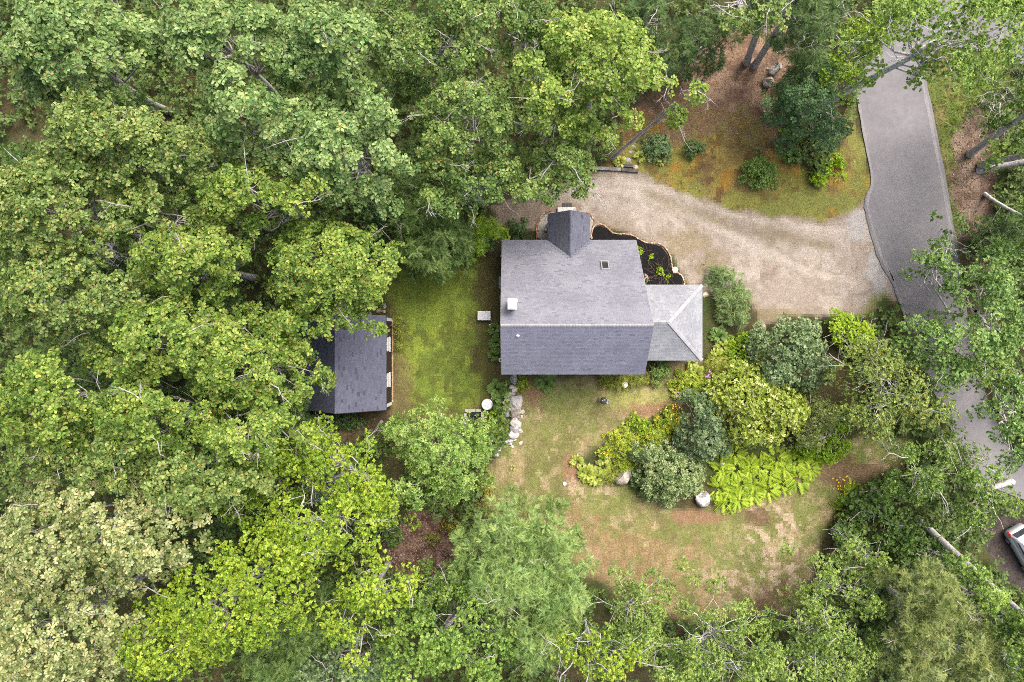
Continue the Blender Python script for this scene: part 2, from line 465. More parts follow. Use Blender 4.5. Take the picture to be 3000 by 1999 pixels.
def road_material():
    m, nt, b = mat("worn_asphalt")
    b.inputs["Roughness"].default_value = .75; b.inputs["Specular IOR Level"].default_value = .35
    g = nt.nodes.new("ShaderNodeNewGeometry")
    def noise(s, d=5, r=.6):
        n = nt.nodes.new("ShaderNodeTexNoise"); n.inputs["Scale"].default_value = s; n.inputs["Detail"].default_value = d; n.inputs["Roughness"].default_value = r
        nt.links.new(g.outputs["Position"], n.inputs["Vector"]); return n
    n1 = noise(.35); n2 = noise(9, 6, .8); n3 = noise(2.2)
    r = nt.nodes.new("ShaderNodeValToRGB")
    r.color_ramp.elements[0].position = .3; r.color_ramp.elements[1].position = .72
    r.color_ramp.elements[0].color = (.125, .122, .132, 1); r.color_ramp.elements[1].color = (.17, .165, .176, 1)
    nt.links.new(n1.outputs[0], r.inputs[0])
    mr = nt.nodes.new("ShaderNodeMapRange"); mr.inputs["From Min"].default_value = .3; mr.inputs["From Max"].default_value = .7; mr.inputs["To Min"].default_value = .93; mr.inputs["To Max"].default_value = 1.07
    nt.links.new(n2.outputs[0], mr.inputs[0])
    mr2 = nt.nodes.new("ShaderNodeMapRange"); mr2.inputs["From Min"].default_value = .35; mr2.inputs["From Max"].default_value = .7; mr2.inputs["To Min"].default_value = .92; mr2.inputs["To Max"].default_value = 1.1
    nt.links.new(n3.outputs[0], mr2.inputs[0])
    mu = nt.nodes.new("ShaderNodeMath"); mu.operation = 'MULTIPLY'
    nt.links.new(mr.outputs[0], mu.inputs[0]); nt.links.new(mr2.outputs[0], mu.inputs[1])
    sc = nt.nodes.new("ShaderNodeVectorMath"); sc.operation = 'SCALE'
    nt.links.new(r.outputs[0], sc.inputs[0]); nt.links.new(mu.outputs[0], sc.inputs["Scale"])
    nt.links.new(sc.outputs[0], b.inputs["Base Color"])
    bp = nt.nodes.new("ShaderNodeBump"); bp.inputs["Strength"].default_value = .5; bp.inputs["Distance"].default_value = .01
    nt.links.new(n2.outputs[0], bp.inputs["Height"]); nt.links.new(bp.outputs[0], b.inputs["Normal"])
    return m
M['road'] = road_material()
road_s = smooth_poly(road_main, 2, .03)
sheet('asphalt_road', road_s, 0.05, M['road'], .15)
# pale compacted shoulders that run inside both edges of the road
def strip_mesh(name, line, w, z, m):
    L = np.asarray(line, float)
    for _ in range(2):
        Q = np.vstack([L[:1], np.stack([L[:-1]*.75+L[1:]*.25, L[:-1]*.25+L[1:]*.75], 1).reshape(-1, 2), L[-1:]]); L = Q
    t = np.gradient(L, axis=0); t /= np.linalg.norm(t, axis=1)[:, None]
    nrm = np.stack([-t[:, 1], t[:, 0]], 1)
    ww = w*(0.6+0.8*rng.random(len(L)))[:, None]
    A = L+nrm*ww/2; B = L-nrm*ww/2; n = len(L)
    V = np.vstack([np.c_[A, np.full(n, z)], np.c_[B, np.full(n, z)]])
    F = np.array([(i, i+1, n+i+1, n+i) for i in range(n-1)])
    o = np_obj(name, V, F, m); o['kind'] = 'structure'; return o
M['shoulder'] = plain("pale_road_edge", (.20, .195, .20), .85, .2, noise=.2, nscale=6)
strip_mesh('road_edge_strip', VP([(1966,200),(1977,260),(1992,345),(2007,420),(1992,460),(1993,480),(2008,540),(2030,605),(2054,645)]), .22, .056, M['shoulder'])
strip_mesh('road_edge_strip', VP([(2113,165),(2130,240),(2155,370),(2178,490),(2196,600),(2212,710)]), .25, .056, M['shoulder'])
strip_mesh('road_edge_strip', VP([(2030,590),(2055,650),(2075,710),(2084,760)]), .12, .056, M['shoulder'])

# ------------------------------------------------------------------ black mulch bed beside the house
mulch_p = [tuple(W(x, y)[:2]) for x, y in [(1736,712),(1734,690),(1740,668),(1756,661),(1775,671),(1795,688),(1830,691),(1855,694),(1880,709),(1905,717),(1933,719),(1950,737),(1961,760),(1964,790),(1968,800),(1985,801),(1997,814),(2001,850),(1840,850),(1800,720)]]
mp = smooth_poly(mulch_p, 2)
bmt = bmesh.new()
cen = np.mean(mp, 0)
rings = []
for k, (f, zz) in enumerate([(1, .02), (.93, .07), (.8, .09), (.6, .10), (.3, .10)]):
    rings.append([bmt.verts.new((cen[0]+(p[0]-cen[0])*f+random.uniform(-.01, .01), cen[1]+(p[1]-cen[1])*f+random.uniform(-.01, .01), zz+random.uniform(-.015, .015))) for p in mp])
for A, B in zip(rings, rings[1:]):
    for i in range(len(A)):
        j = (i+1) % len(A); bmt.faces.new((A[i], A[j], B[j], B[i]))
bmt.faces.new(rings[-1])
tag(bm_obj('mulch_bed', bmt, M['mulch'], smooth=True), kind='structure')
# pale pebble apron round the entry
M['pebble'] = plain("pebbles", (.30, .28, .25), .9, .2, noise=.45, nscale=16, bump=.8, bscale=22)
apron = [tuple(W(x, y)[:2]) for x, y in [(1574,712),(1574,665),(1584,640),(1602,626),(1625,620),(1715,620),(1733,634),(1740,650),(1733,668),(1732,712)]]
sheet('pebble_apron', smooth_poly(apron, 2, .01), .03, M['pebble'], .1)
# ------------------------------------------------------------------ roofs of separate shingles
def shingle_field(O, U, V, ulen, vlen, urange, pal, expo=0.145, tab=0.30, seed=0, thick=0.012, patch=0.5):
    """O corner, U along the eave, V up the slope; urange(v)->(u0,u1). Returns list of (corner quads, colour)"""
    r = np.random.default_rng(seed)
    U = np.array(U, float); V = np.array(V, float); N = np.cross(U, V)
    if N[2] < 0: N = -N
    O = np.array(O, float); pal = np.asarray(pal, float)
    rows = int(math.ceil(vlen/expo)); out = []
    for i in range(rows):
        v0 = i*expo; v1 = min(v0+expo, vlen)
        off = -((i*0.37) % 1.0)*tab-r.random()*.05
        u = off
        a0, a1 = urange(v0); b0, b1 = urange(v1)
        while u < ulen:
            w = tab*(1.0 if r.random() > .25 else r.uniform(.6, 1.6))
            p0, p1 = u+.004, u+w-.004
            u += w
            q0, q1 = np.clip([p0, p1], a0, a1); s0, s1 = np.clip([p0, p1], b0, b1)
            if q1-q0 < .01 and s1-s0 < .01: continue
            j = r.uniform(-.006, .006)
            L = [O+U*q0+V*(v0+j)+N*thick, O+U*q1+V*(v0+j)+N*thick, O+U*s1+V*(v1+.004)+N*.003, O+U*s0+V*(v1+.004)+N*.003,
                 O+U*q0+V*(v0+j), O+U*q1+V*(v0+j)]
            cx, cy = (u, v0)
            t = fbm(np.array([cx]), np.array([cy]), 1.6, 3, seed*13.)[0]
            k = np.clip(.5+(t-.5)*2*patch+r.normal(0, .22), 0, 1)
            c = pal[0]*(1-k)+pal[1]*k
            if len(pal) > 2 and r.random() < .05: c = pal[2]
            out.append((np.array(L), c*r.uniform(.93, 1.07)))
    return out
SH_F = np.array([(0, 1, 2, 3), (4, 5, 1, 0), (4, 0, 3, 3), (5, 2, 2, 1)])
def emit_shingles(lst, parent, n_single, mats, key):
    """the n_single nearest the camera as objects of their own, the rest as one part"""
    d = [(-(key(l[0].mean(0))), i) for i, l in enumerate(lst)]
    d.sort()
    single = [lst[i] for _, i in d[:n_single]]; rest = [lst[i] for _, i in d[n_single:]]
    F1 = [(0, 1, 2, 3), (4, 5, 1, 0), (4, 0, 3), (5, 2, 1)]
    for L, c in single:
        me = bpy.data.meshes.new('shingle')
        o0 = L.mean(0)
        me.from_pydata((L-o0).tolist(), [], F1)
        me.materials.append(mats)
        a = me.attributes.new('col', 'FLOAT_COLOR', 'FACE')
        a.data.foreach_set('color', np.tile(np.append(c, 1), 4).astype(np.float32))
        o = bpy.data.objects.new('shingle', me); o.location = o0.tolist(); link(o, parent)
    if rest:
        V = np.vstack([l[0] for l in rest]); n = len(rest)
        tri = np.array([(0, 1, 2), (0, 2, 3), (4, 5, 1), (4, 1, 0), (4, 0, 3), (5, 2, 1)])
        F = (tri[None]+6*np.arange(n)[:, None, None]).reshape(-1, 3)
        C = np.repeat(np.array([l[1] for l in rest]), 6, 0)
        o = np_obj('shingles', V, F, mats, parent, fcol=C); o['kind'] = 'stuff'

def cap_row(p0, p1, nA, nB, parent, pal, w=.16, step=.16, name='ridge_cap', seed=5):
    """overlapping folded caps from p0 to p1; nA, nB: down-slope directions of the two faces"""
    r = np.random.default_rng(seed)
    p0 = np.array(p0, float); p1 = np.array(p1, float)
    L = np.linalg.norm(p1-p0); d = (p1-p0)/L; n = max(1, int(L/step)); step = L/n
    nA = np.array(nA, float); nB = np.array(nB, float); up = np.array([0, 0, 1.])
    for i in range(n):
        a = p0+d*(i*step); b = a+d*(step*.985)
        h0, h1 = .035, .018
        V = [a+up*h0+nA*w, a+up*(h0+.01), a+up*h0+nB*w, b+up*h1+nA*w, b+up*(h1+.01), b+up*h1+nB*w,
             a+nA*w, a, a+nB*w]
        V = np.array(V); o0 = V.mean(0)
        F = [(0, 1, 4, 3), (1, 2, 5, 4), (6, 7, 1, 0), (7, 8, 2, 1)]
        c = (np.array(pal[0])*(1-(k := r.random()))+np.array(pal[1])*k)
        me = bpy.data.meshes.new(name); me.from_pydata((V-o0).tolist(), [], F); me.materials.append(M['shingle'])
        at = me.attributes.new('col', 'FLOAT_COLOR', 'FACE'); at.data.foreach_set('color', np.tile(np.append(c, 1), 4).astype(np.float32))
        o = bpy.data.objects.new(name, me); o.location = o0.tolist(); link(o, parent)

def slab(name, corners, t, m, parent):
    bm = bmesh.new()
    a = [bm.verts.new(Vector(c)+Vector((0, 0, -.004))) for c in corners]; b = [bm.verts.new(Vector(c)-Vector((0, 0, t))) for c in corners]
    bm.faces.new(a); bm.faces.new(b[::-1]); n = len(a)
    for i in range(n):
        j = (i+1) % n; bm.faces.new((a[i], b[i], b[j], a[j]))
    return bm_obj(name, bm, m, parent)

def norm(v): v = np.array(v, float); return v/np.linalg.norm(v)

# ------------------------------------------------------------------ the house
house = empty('house', (0, 0, 0), label='grey shingled saltbox house with hipped porch and gabled entry', cat='house')
X0, X1 = -0.80, 10.08
YN, ZN = 8.19, 2.5          # north eave
YR, ZR = 1.10, 9.45         # ridge
YS, ZS = -2.52, 6.05        # south eave
def windowed_wall(name, pts3, m, parent):
    bm = bmesh.new(); bm.faces.new([bm.verts.new(p) for p in pts3]); return bm_obj(name, bm, m, parent)
# walls: one closed body
bm = bmesh.new()
prof = [(YN-.28, -.05), (YN-.28, ZN-.02), (YR, ZR-.25), (YS+.28, ZS-.02), (YS+.28, -.05)]
A = [bm.verts.new((X0+.18, y, z)) for y, z in prof]; B = [bm.verts.new((X1-.18, y, z)) for y, z in prof]
bm.faces.new(A); bm.faces.new(B[::-1])
for i in range(len(prof)):
    j = (i+1) % len(prof); bm.faces.new((A[i], B[i], B[j], A[j]))
bm_obj('wall', bm, M['siding2'], house)
PN = [(.145, .15, .184), (.19, .195, .232), (.13, .135, .165)]
PS = [(.165, .172, .228), (.212, .22, .282), (.145, .152, .20)]  # bluer south palette of the same roof: sky tint put into the colours
roofN = slab('roof', [(X0, YN, ZN), (X1, YN, ZN), (X1, YR, ZR), (X0, YR, ZR)], .14, M['deck'], house)
roofS = slab('roof', [(X0, YR, ZR), (X1, YR, ZR), (X1, YS, ZS), (X0, YS, ZS)], .14, M['deck'], house)
lenN = math.hypot(YN-YR, ZR-ZN); lenS = math.hypot(YR-YS, ZR-ZS)
fieldN = shingle_field((X0, YN, ZN), (1, 0, 0), norm((0, YR-YN, ZR-ZN)), X1-X0, lenN, lambda v: (0, X1-X0), PN, .138, .30, 3, patch=.9)
# leave the strip where the entry gable meets the slope
EX, EZ = 4.62, 4.05
def in_entry(L):
    c = L.mean(0); half = 1.72*max(0, (c[1]-6.63))/(YN-6.63)
    return abs(c[0]-EX) < half-.12
fieldN = [l for l in fieldN if not in_entry(l[0])]
fieldS = shingle_field((X0, YS, ZS), (1, 0, 0), norm((0, YR-YS, ZR-ZS)), X1-X0, lenS, lambda v: (0, X1-X0), PS, .138, .30, 4, patch=.8)
emit_shingles(fieldN, roofN, 150, M['shingle'], lambda p: p[2])
emit_shingles(fieldS, roofS, 100, M['shingle'], lambda p: p[2])
cap_row((X0, YR, ZR), (X1, YR, ZR), norm((0, YN-YR, ZN-ZR)), norm((0, YS-YR, ZS-ZR)), roofN, [(.24, .24, .26), (.30, .30, .32)], .17, .22)
# white drip edges along the eaves and rakes
def rail(name, p0, p1, m, parent, r=.035):
    bm = bmesh.new(); p0 = Vector(p0); p1 = Vector(p1); d = p1-p0
    add_box(bm, (0, 0, 0), (d.length, r*1.2, r*2.4))
    o = bm_obj(name, bm, m, parent); o.location = (p0+p1)/2
    o.rotation_euler = d.to_track_quat('X', 'Z').to_euler(); return o
for a, b in [((X0, YS-.02, ZS-.06), (X1, YS-.02, ZS-.06)), ((X0, YN+.02, ZN-.06), (X1, YN+.02, ZN-.06)),
             ((X0-.02, YN, ZN-.04), (X0-.02, YR, ZR-.04)), ((X0-.02, YS, ZS-.04), (X0-.02, YR, ZR-.04)),
             ((X1+.02, YN, ZN-.04), (X1+.02, YR, ZR-.04)), ((X1+.02, YS, ZS-.04), (X1+.02, YR, ZR-.04))]:
    rail('drip_edge', a, b, M['edge'], house, .018)
# porch with hip roof
PX1, PYN, PYS, PZ = 15.43, 4.54, -1.56, 2.6
AX, AY, AZ = 12.38, 1.49, 4.25
bm = bmesh.new(); add_box(bm, ((X1-.18+PX1-.35)/2+.02, AY, 1.25), (PX1-.35-X1+.16, PYN-PYS-.7, 2.56)); bm_obj('porch_wall', bm, M['siding2'], house)
xw = X1-.2
PP = [(.185, .198, .226), (.25, .265, .292), (.165, .178, .20)]  # paler than the main roof: glossy sky reflection put into the colours
porch = slab('porch_roof', [(xw, PYN, PZ), (PX1, PYN, PZ), (PX1, PYS, PZ), (xw, PYS, PZ)], .12, M['deck'], house)
for c in ([(xw, PYN, PZ), (PX1, PYN, PZ), (AX, AY, AZ), (xw, AY, AZ)], [(xw, AY, AZ), (AX, AY, AZ), (PX1, PYS, PZ), (xw, PYS, PZ)], [(PX1, PYN, PZ), (PX1, PYS, PZ), (AX, AY, AZ)]):
    slab('porch_deck', c, .05, M['deck'], porch)
run = PYN-AY; sl = math.hypot(run, AZ-PZ)
f1 = shingle_field((xw, PYN, PZ), (1, 0, 0), norm((0, AY-PYN, AZ-PZ)), PX1-xw, sl, lambda v: (0, (PX1-xw)-(PX1-AX)*v/sl), PP, .138, .32, 6, patch=.9)
f2 = shingle_field((xw, PYS, PZ), (1, 0, 0), norm((0, AY-PYS, AZ-PZ)), PX1-xw, sl, lambda v: (0, (PX1-xw)-(PX1-AX)*v/sl), PP, .138, .32, 7, patch=.9)
sl3 = math.hypot(PX1-AX, AZ-PZ)
f3 = shingle_field((PX1, PYS, PZ), (0, 1, 0), norm((AX-PX1, 0, AZ-PZ)), PYN-PYS, sl3, lambda v: ((AY-PYS)*v/sl3, (PYN-PYS)-(PYN-AY)*v/sl3), [(.195, .208, .236), (.26, .275, .30), (.175, .185, .21)], .138, .32, 8, patch=.9)  # east face gets a lighter copy of the porch palette, light painted in
emit_shingles(f1+f2+f3, porch, 40, M['shingle'], lambda p: p[2])
dN = norm((0, PYN-AY, PZ-AZ)); dS = norm((0, PYS-AY, PZ-AZ)); dE = norm((PX1-AX, 0, PZ-AZ))
pc = [(.25, .26, .28), (.30, .31, .33)]
cap_row((PX1, PYN, PZ+.01), (AX, AY, AZ+.01), norm(np.array((-1, 1, -.05))), norm(np.array((1, -1, -.05))), porch, pc, .15, .2, 'hip_cap')
cap_row((PX1, PYS, PZ+.01), (AX, AY, AZ+.01), norm(np.array((-1, -1, -.05))), norm(np.array((1, 1, -.05))), porch, pc, .15, .2, 'hip_cap')
cap_row((xw, AY, AZ+.01), (AX, AY, AZ+.01), dN, dS, porch, pc, .15, .2)
for a, b in [((xw, PYN+.02, PZ-.05), (PX1, PYN+.02, PZ-.05)), ((xw, PYS-.02, PZ-.05), (PX1, PYS-.02, PZ-.05)), ((PX1+.02, PYS, PZ-.05), (PX1+.02, PYN, PZ-.05))]:
    rail('drip_edge', a, b, M['edge'], house, .018)
# gabled entry
EY, EYV, EZE = 10.33, 6.63, 2.5
bm = bmesh.new()
prof = [(EX-1.5, -.05), (EX-1.5, EZE), (EX, EZ-.2), (EX+1.5, EZE), (EX+1.5, -.05)]
A = [bm.verts.new((x, EY-.25, z)) for x, z in prof]; B = [bm.verts.new((x, YN-.4, z)) for x, z in prof]
bm.faces.new(A); bm.faces.new(B[::-1])
for i in range(5):
    j = (i+1) % 5; bm.faces.new((A[i], B[i], B[j], A[j]))
bm_obj('entry_wall', bm, M['siding2'], house)
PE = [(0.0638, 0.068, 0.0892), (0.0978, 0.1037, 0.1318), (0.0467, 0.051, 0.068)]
PE2 = [(0.0892, 0.0952, 0.1318), (0.1275, 0.136, 0.1802), (0.0595, 0.0654, 0.0918)]  # east slope lighter, west slope darker: sun side painted into the shingle colours
eL = (EX-1.72, EY, EZE); eR = (EX+1.72, EY, EZE)
entry = slab('entry_roof', [(EX-1.72, EY, EZE), (EX, EY, EZ), (EX, EYV, EZ), (EX-1.72, YN, EZE)], .1, M['deck'], house)
slab('entry_deck', [(EX, EY, EZ), (EX+1.72, EY, EZE), (EX+1.72, YN, EZE), (EX, EYV, EZ)], .1, M['deck'], entry)
sle = math.hypot(1.72, EZ-EZE)
vend = lambda v: (EY-YN)+(YN-EYV)*v/sle+.02
eg = shingle_field((EX-1.72, EY, EZE), (0, -1, 0), norm((1.72, 0, EZ-EZE)), EY-EYV, sle, lambda v: (0, vend(v)), PE, .138, .32, 9)
eg2 = shingle_field((EX+1.72, EY, EZE), (0, -1, 0), norm((-1.72, 0, EZ-EZE)), EY-EYV, sle, lambda v: (0, vend(v)), PE2, .138, .32, 10)
emit_shingles(eg+eg2, entry, 10, M['shingle'], lambda p: p[2])
cap_row((EX, EY, EZ), (EX, EYV, EZ), norm((-1.72, 0, EZE-EZ)), norm((1.72, 0, EZE-EZ)), entry, [PE2[0], PE2[1]], .16, .2)
M['valley'] = plain("valley_shingle", (.15, .16, .20), .8, .3, noise=.2, nscale=10)
# woven valley shingles stepping out on both sides
for s in (-1, 1):
    for i in range(11):
        t = i/10
        y = YN-.1-(YN-EYV-.1)*t; x = EX+s*1.72*(1-t)
        z = ZN+(YN-y)*(ZR-ZN)/(YN-YR)
        bm = bmesh.new(); add_box(bm, (0, 0, 0), (.34, .15, .012))
        o = bm_obj('valley_shingle', bm, M['valley'], entry)
        o.location = (x+s*.10, y, z+.035); o.rotation_euler = (-math.atan2(ZR-ZN, YN-YR), 0, 0)
for a, b in [(eL, (EX-1.72, YN, EZE)), (eR, (EX+1.72, YN, EZE)), (eL, (EX, EY, EZ)), ((EX, EY, EZ), eR)]:
    rail('drip_edge', Vector(a)+Vector((0, .01, -.05)), Vector(b)+Vector((0, .01, -.05)), M['dark'], house, .025)
# door and windows under the eaves (seen from the side)
def window(parent, c, w, h, axis, m_frame='white', name='window'):
    """axis 'x': the window faces +-x (c.x on the wall face); 'y' faces +-y"""
    bm = bmesh.new()
    t = .07; d = .08
    for (u, v, a, b) in ((0, h/2-t/2, w, t), (0, -h/2+t/2, w, t), (-w/2+t/2, 0, t, h-2*t), (w/2-t/2, 0, t, h-2*t), (0, 0, w-2*t, .04)):
        add_box(bm, (u, 0, v), (a, d, b))
    f = bm_obj(name, bm, M[m_frame], parent)
    f.location = c; f.rotation_euler = (0, 0, math.pi/2 if axis == 'x' else 0)
    for k in (-1, 1):
        bm = bmesh.new(); add_box(bm, (0, 0, 0), (w-2*t, .02, h/2-t-.02)); o = bm_obj('pane', bm, M['glass'], f); o.location = (0, 0, k*(h/4-t/2+.01))
    bm = bmesh.new(); add_box(bm, (0, 0, 0), (w+.12, .16, .05)); o = bm_obj('sill', bm, M[m_frame], f); o.location = (0, 0, -h/2-.03)
    return f
for y, z in ((5.2, 1.5), (-.5, 1.5), (2.6, 4.6), (0.2, 4.6)): window(house, (X0+.16, y, z), .9, 1.2, 'x')
for x, z in ((1.2, 1.4), (4.2, 1.4), (7.4, 1.4), (1.2, 4.4), (4.2, 4.4), (7.4, 4.4)): window(house, (x, YS+.26, z), .95, 1.3, 'y')
for x in (.9, 8.6): window(house, (x, YN-.26, 1.5), .9, 1.1, 'y')
for y in (3.0, 1.5, 0): window(house, (PX1-.33, y, 1.5), 1.1, 1.2, 'x')
bm = bmesh.new(); add_box(bm, (0, 0, 0), (.95, .06, 2.05)); o = bm_obj('door', bm, M['white'], house); o.location = (EX, EY-.24, 1.05)
bm = bmesh.new(); add_lathe(bm, [(0, 0), (.03, .0), (.035, .03), (.02, .06), (0, .065)], 10); h = bm_obj('handle', bm, M['metal'], o); h.location = (.38, .03, 0); h.rotation_euler = (-math.pi/2, 0, 0)
# roof chimney, skylight and vents
def on_north(px, py):
    """where a sight line from above meets the north slope"""
    for it in range(40):
        z = 5 if it == 0 else z
        p = W(px, py, z); z = ZN+(YN-p.y)*(ZR-ZN)/(YN-YR)
    return W(px, py, z)
def on_south(px, py):
    z = 8
    for it in range(40):
        p = W(px, py, z); z = ZS+(p.y-YS)*(ZR-ZS)/(YR-YS)
    return W(px, py, z)
p = W(1500, 889, 9.9)
bm = bmesh.new(); add_box(bm, (0, 0, -1.5), (.52, .66, 2.5))
ch = bm_obj('chimney', bm, M['chim'], house); ch.location = (p.x, p.y, 9.7)
bm = bmesh.new(); add_box(bm, (0, 0, 0), (.62, .74, .07), bevel=.012); o = bm_obj('chimney_cap', bm, M['chim'], ch); o.location = (0, 0, .16)
for sx in (-.22, .22):
    for sy in (-.28, .28):
        bm = bmesh.new(); add_box(bm, (0, 0, 0), (.05, .05, .35)); o = bm_obj('cap_post', bm, M['dark'], ch); o.location = (sx, sy, -.04)
bm = bmesh.new(); add_box(bm, (0, 0, 0), (.66, .07, .05)); o = bm_obj('flashing_bar', bm, M['white'], ch); o.location = (.02, -.40, .02)
bm = bmesh.new(); add_box(bm, (0, 0, 0), (.08, .16, .05)); o = bm_obj('cap_bracket', bm, M['white'], ch); o.location = (.36, .2, .1)
slope_n = math.atan2(ZR-ZN, YN-YR)
p = on_north(1772, 780)
sk = bpy.data.objects.new('skylight', None); sk.location = p; sk.rotation_euler = (-slope_n, 0, 0); link(sk, house)
bm = bmesh.new()
W_, H_ = .62, 1.05
for (u, v, a, b) in ((0, H_/2-.05, W_, .10), (0, -H_/2+.05, W_, .10), (-W_/2+.04, 0, .08, H_-.2), (W_/2-.04, 0, .08, H_-.2)):
    add_box(bm, (u, v, .07), (a, b, .16))
bm_obj('skylight_frame', bm, M['metal'], sk)
bm = bmesh.new(); add_box(bm, (0, 0, .07), (W_-.16, H_-.2, .02)); bm_obj('skylight_pane', bm, M['glass'], sk)
bm = bmesh.new(); add_box(bm, (0, H_/2+.08, .03), (W_+.14, .15, .02)); bm_obj('skylight_flashing', bm, M['metal'], sk)
p = on_south(1517, 983)
bm = bmesh.new(); add_lathe(bm, [(.14, -.1), (.12, .02), (.06, .06), (.055, .28), (.03, .28), (.03, .0), (0, .0)], 20); o = bm_obj('vent_pipe', bm, M['white'], house); o.location = p
# white plastic flue elbow on the west wall
p = W(1467, 1055, 1.2)
bm = bmesh.new()
for zz in (0, .12): add_lathe(bm, [(.08, zz), (.17, zz), (.18, zz+.03), (.17, zz+.06), (.08, zz+.06), (.07, zz+.03), (.08, zz)], 20)
add_cyl(bm, (0, -.12, -.05), (.35, -.12, -.05), .06)
add_cyl(bm, (.12, 0, .05), (.35, 0, .05), .05)
o = bm_obj('flue_elbow', bm, M['white'], house); o.location = p
# grey hatch steps jutting from the west wall
for (y0, y1, ov) in ((812, 847, .22), (868, 882, .16), (750, 756, .1)):
    a = W(1472, y0, 1.0); b = W(1472, y1, 1.0)
    bm = bmesh.new(); add_box(bm, (0, 0, 0), (ov+.3, abs(a.y-b.y), .1)); o = bm_obj('wall_hood', bm, M['siding2'], house); o.location = (X0-.02-ov/2+.1, (a.y+b.y)/2, 1.6)
# black lantern on the entry wall
bm = bmesh.new(); add_box(bm, (0, 0, 0), (.34, .2, .3), bevel=.03); add_box(bm, (.2, 0, .1), (.16, .08, .06)); o = bm_obj('wall_box', bm, M['dark'], house); o.location = (EX-1.78, 9.05, 1.7)
bm = bmesh.new(); add_box(bm, (0, 0, 0), (.14, .14, .04)); o2 = bm_obj('box_lid', bm, M['white'], o); o2.location = (-.05, .12, .16)

# ------------------------------------------------------------------ the shed
shed = empty('shed', (0, 0, 0), label='dark brown shed with slate blue gable roof half under the oaks', cat='shed')
SX0, SX1, SXR = -16.70, -10.18, -13.62
SY0, SY1, SZE, SZR = -5.585, 2.08, 2.7, 5.5
bm = bmesh.new()
prof = [(SX0+.25, -.05), (SX0+.25, SZE), (SXR, SZR-.2), (SX1-.06, SZE), (SX1-.06, -.05)]
A = [bm.verts.new((x, SY0+.22, z)) for x, z in prof]; B = [bm.verts.new((x, SY1-.22, z)) for x, z in prof]
bm.faces.new(A); bm.faces.new(B[::-1])
for i in range(5):
    j = (i+1) % 5; bm.faces.new((A[i], B[i], B[j], A[j]))
bm_obj('wall', bm, M['siding'], shed)
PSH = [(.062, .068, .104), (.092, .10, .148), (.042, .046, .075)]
PSH2 = [(.046, .051, .078), (.066, .073, .108), (.036, .04, .06)]  # darker west copy of the shed shingles: slope shade put into the colours
sroofE = slab('roof', [(SX1, SY0, SZE), (SX1, SY1, SZE), (SXR, SY1, SZR), (SXR, SY0, SZR)], .1, M['deck'], shed)
sroofW = slab('roof', [(SX0, SY0, SZE), (SX0, SY1, SZE), (SXR, SY1, SZR), (SXR, SY0, SZR)], .1, M['deck'], shed)
lE = math.hypot(SX1-SXR, SZR-SZE); lW = math.hypot(SXR-SX0, SZR-SZE)
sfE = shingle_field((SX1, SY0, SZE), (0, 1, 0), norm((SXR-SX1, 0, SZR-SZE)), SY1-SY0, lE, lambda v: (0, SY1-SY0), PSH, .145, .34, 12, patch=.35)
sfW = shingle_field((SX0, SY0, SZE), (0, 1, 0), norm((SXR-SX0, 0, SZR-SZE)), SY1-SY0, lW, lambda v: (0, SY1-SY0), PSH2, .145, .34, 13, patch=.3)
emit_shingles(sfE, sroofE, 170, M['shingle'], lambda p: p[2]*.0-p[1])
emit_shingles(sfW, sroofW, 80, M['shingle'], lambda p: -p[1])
cap_row((SXR, SY0, SZR), (SXR, SY1, SZR), norm((SX1-SXR, 0, SZE-SZR)), norm((SX0-SXR, 0, SZE-SZR)), sroofE, [PSH[0], PSH[1]], .15, .22)
for a, b in [((SX1+.01, SY0, SZE-.05), (SX1+.01, SY1, SZE-.05)), ((SX1, SY0-.02, SZE-.04), (SXR, SY0-.02, SZR-.04)), ((SX0, SY0-.02, SZE-.04), (SXR, SY0-.02, SZR-.04)), ((SX0-.01, SY0, SZE-.05), (SX0-.01, SY1, SZE-.05))]:
    rail('drip_edge', a, b, M['dark'], shed, .025)
# white corner boards, windows with white shutters and a white sill on the east wall
xe = SX1-.06
for y in (SY0+.30, SY1-.30):
    bm = bmesh.new(); add_box(bm, (0, 0, 0), (.05, .26, SZE-.1)); o = bm_obj('corner_board', bm, M['white'], shed); o.location = (xe+.025, y, (SZE-.1)/2)
for y0 in (1009, 1114):
    yc = W(1136, y0, 1.8).y
    f = window(shed, (xe+.02, yc, 1.72), 1.12, 1.25, 'x')
    bm = bmesh.new(); add_box(bm, (0, 0, 0), (.98, .015, 1.1)); o = bm_obj('blind', bm, M['white'], f); o.location = (0, -.035, 0)
# brick footing course along the east wall
bt = []
def brick_mesh(name, c, s=(.2, .1, .065)):
    bm = bmesh.new(); add_box(bm, (0, 0, 0), s, bevel=.006)
    me = bpy.data.meshes.new(name); bm.to_mesh(me); bm.free(); me.materials.append(M['brick'])
    a = me.attributes.new('col', 'FLOAT_COLOR', 'FACE'); a.data.foreach_set('color', np.tile(np.append(c, 1), len(me.polygons)).astype(np.float32))
    return me
tanb = [brick_mesh('brick', c, (.12, .19, .08)) for c in ((.38, .26, .16), (.32, .21, .12), (.42, .32, .22))]
for i, y in enumerate(np.arange(SY0+.5, SY1-.3, .2)):
    o = bpy.data.objects.new('brick', random.choice(tanb)); o.location = (xe+.10, y, .04); link(o, shed)
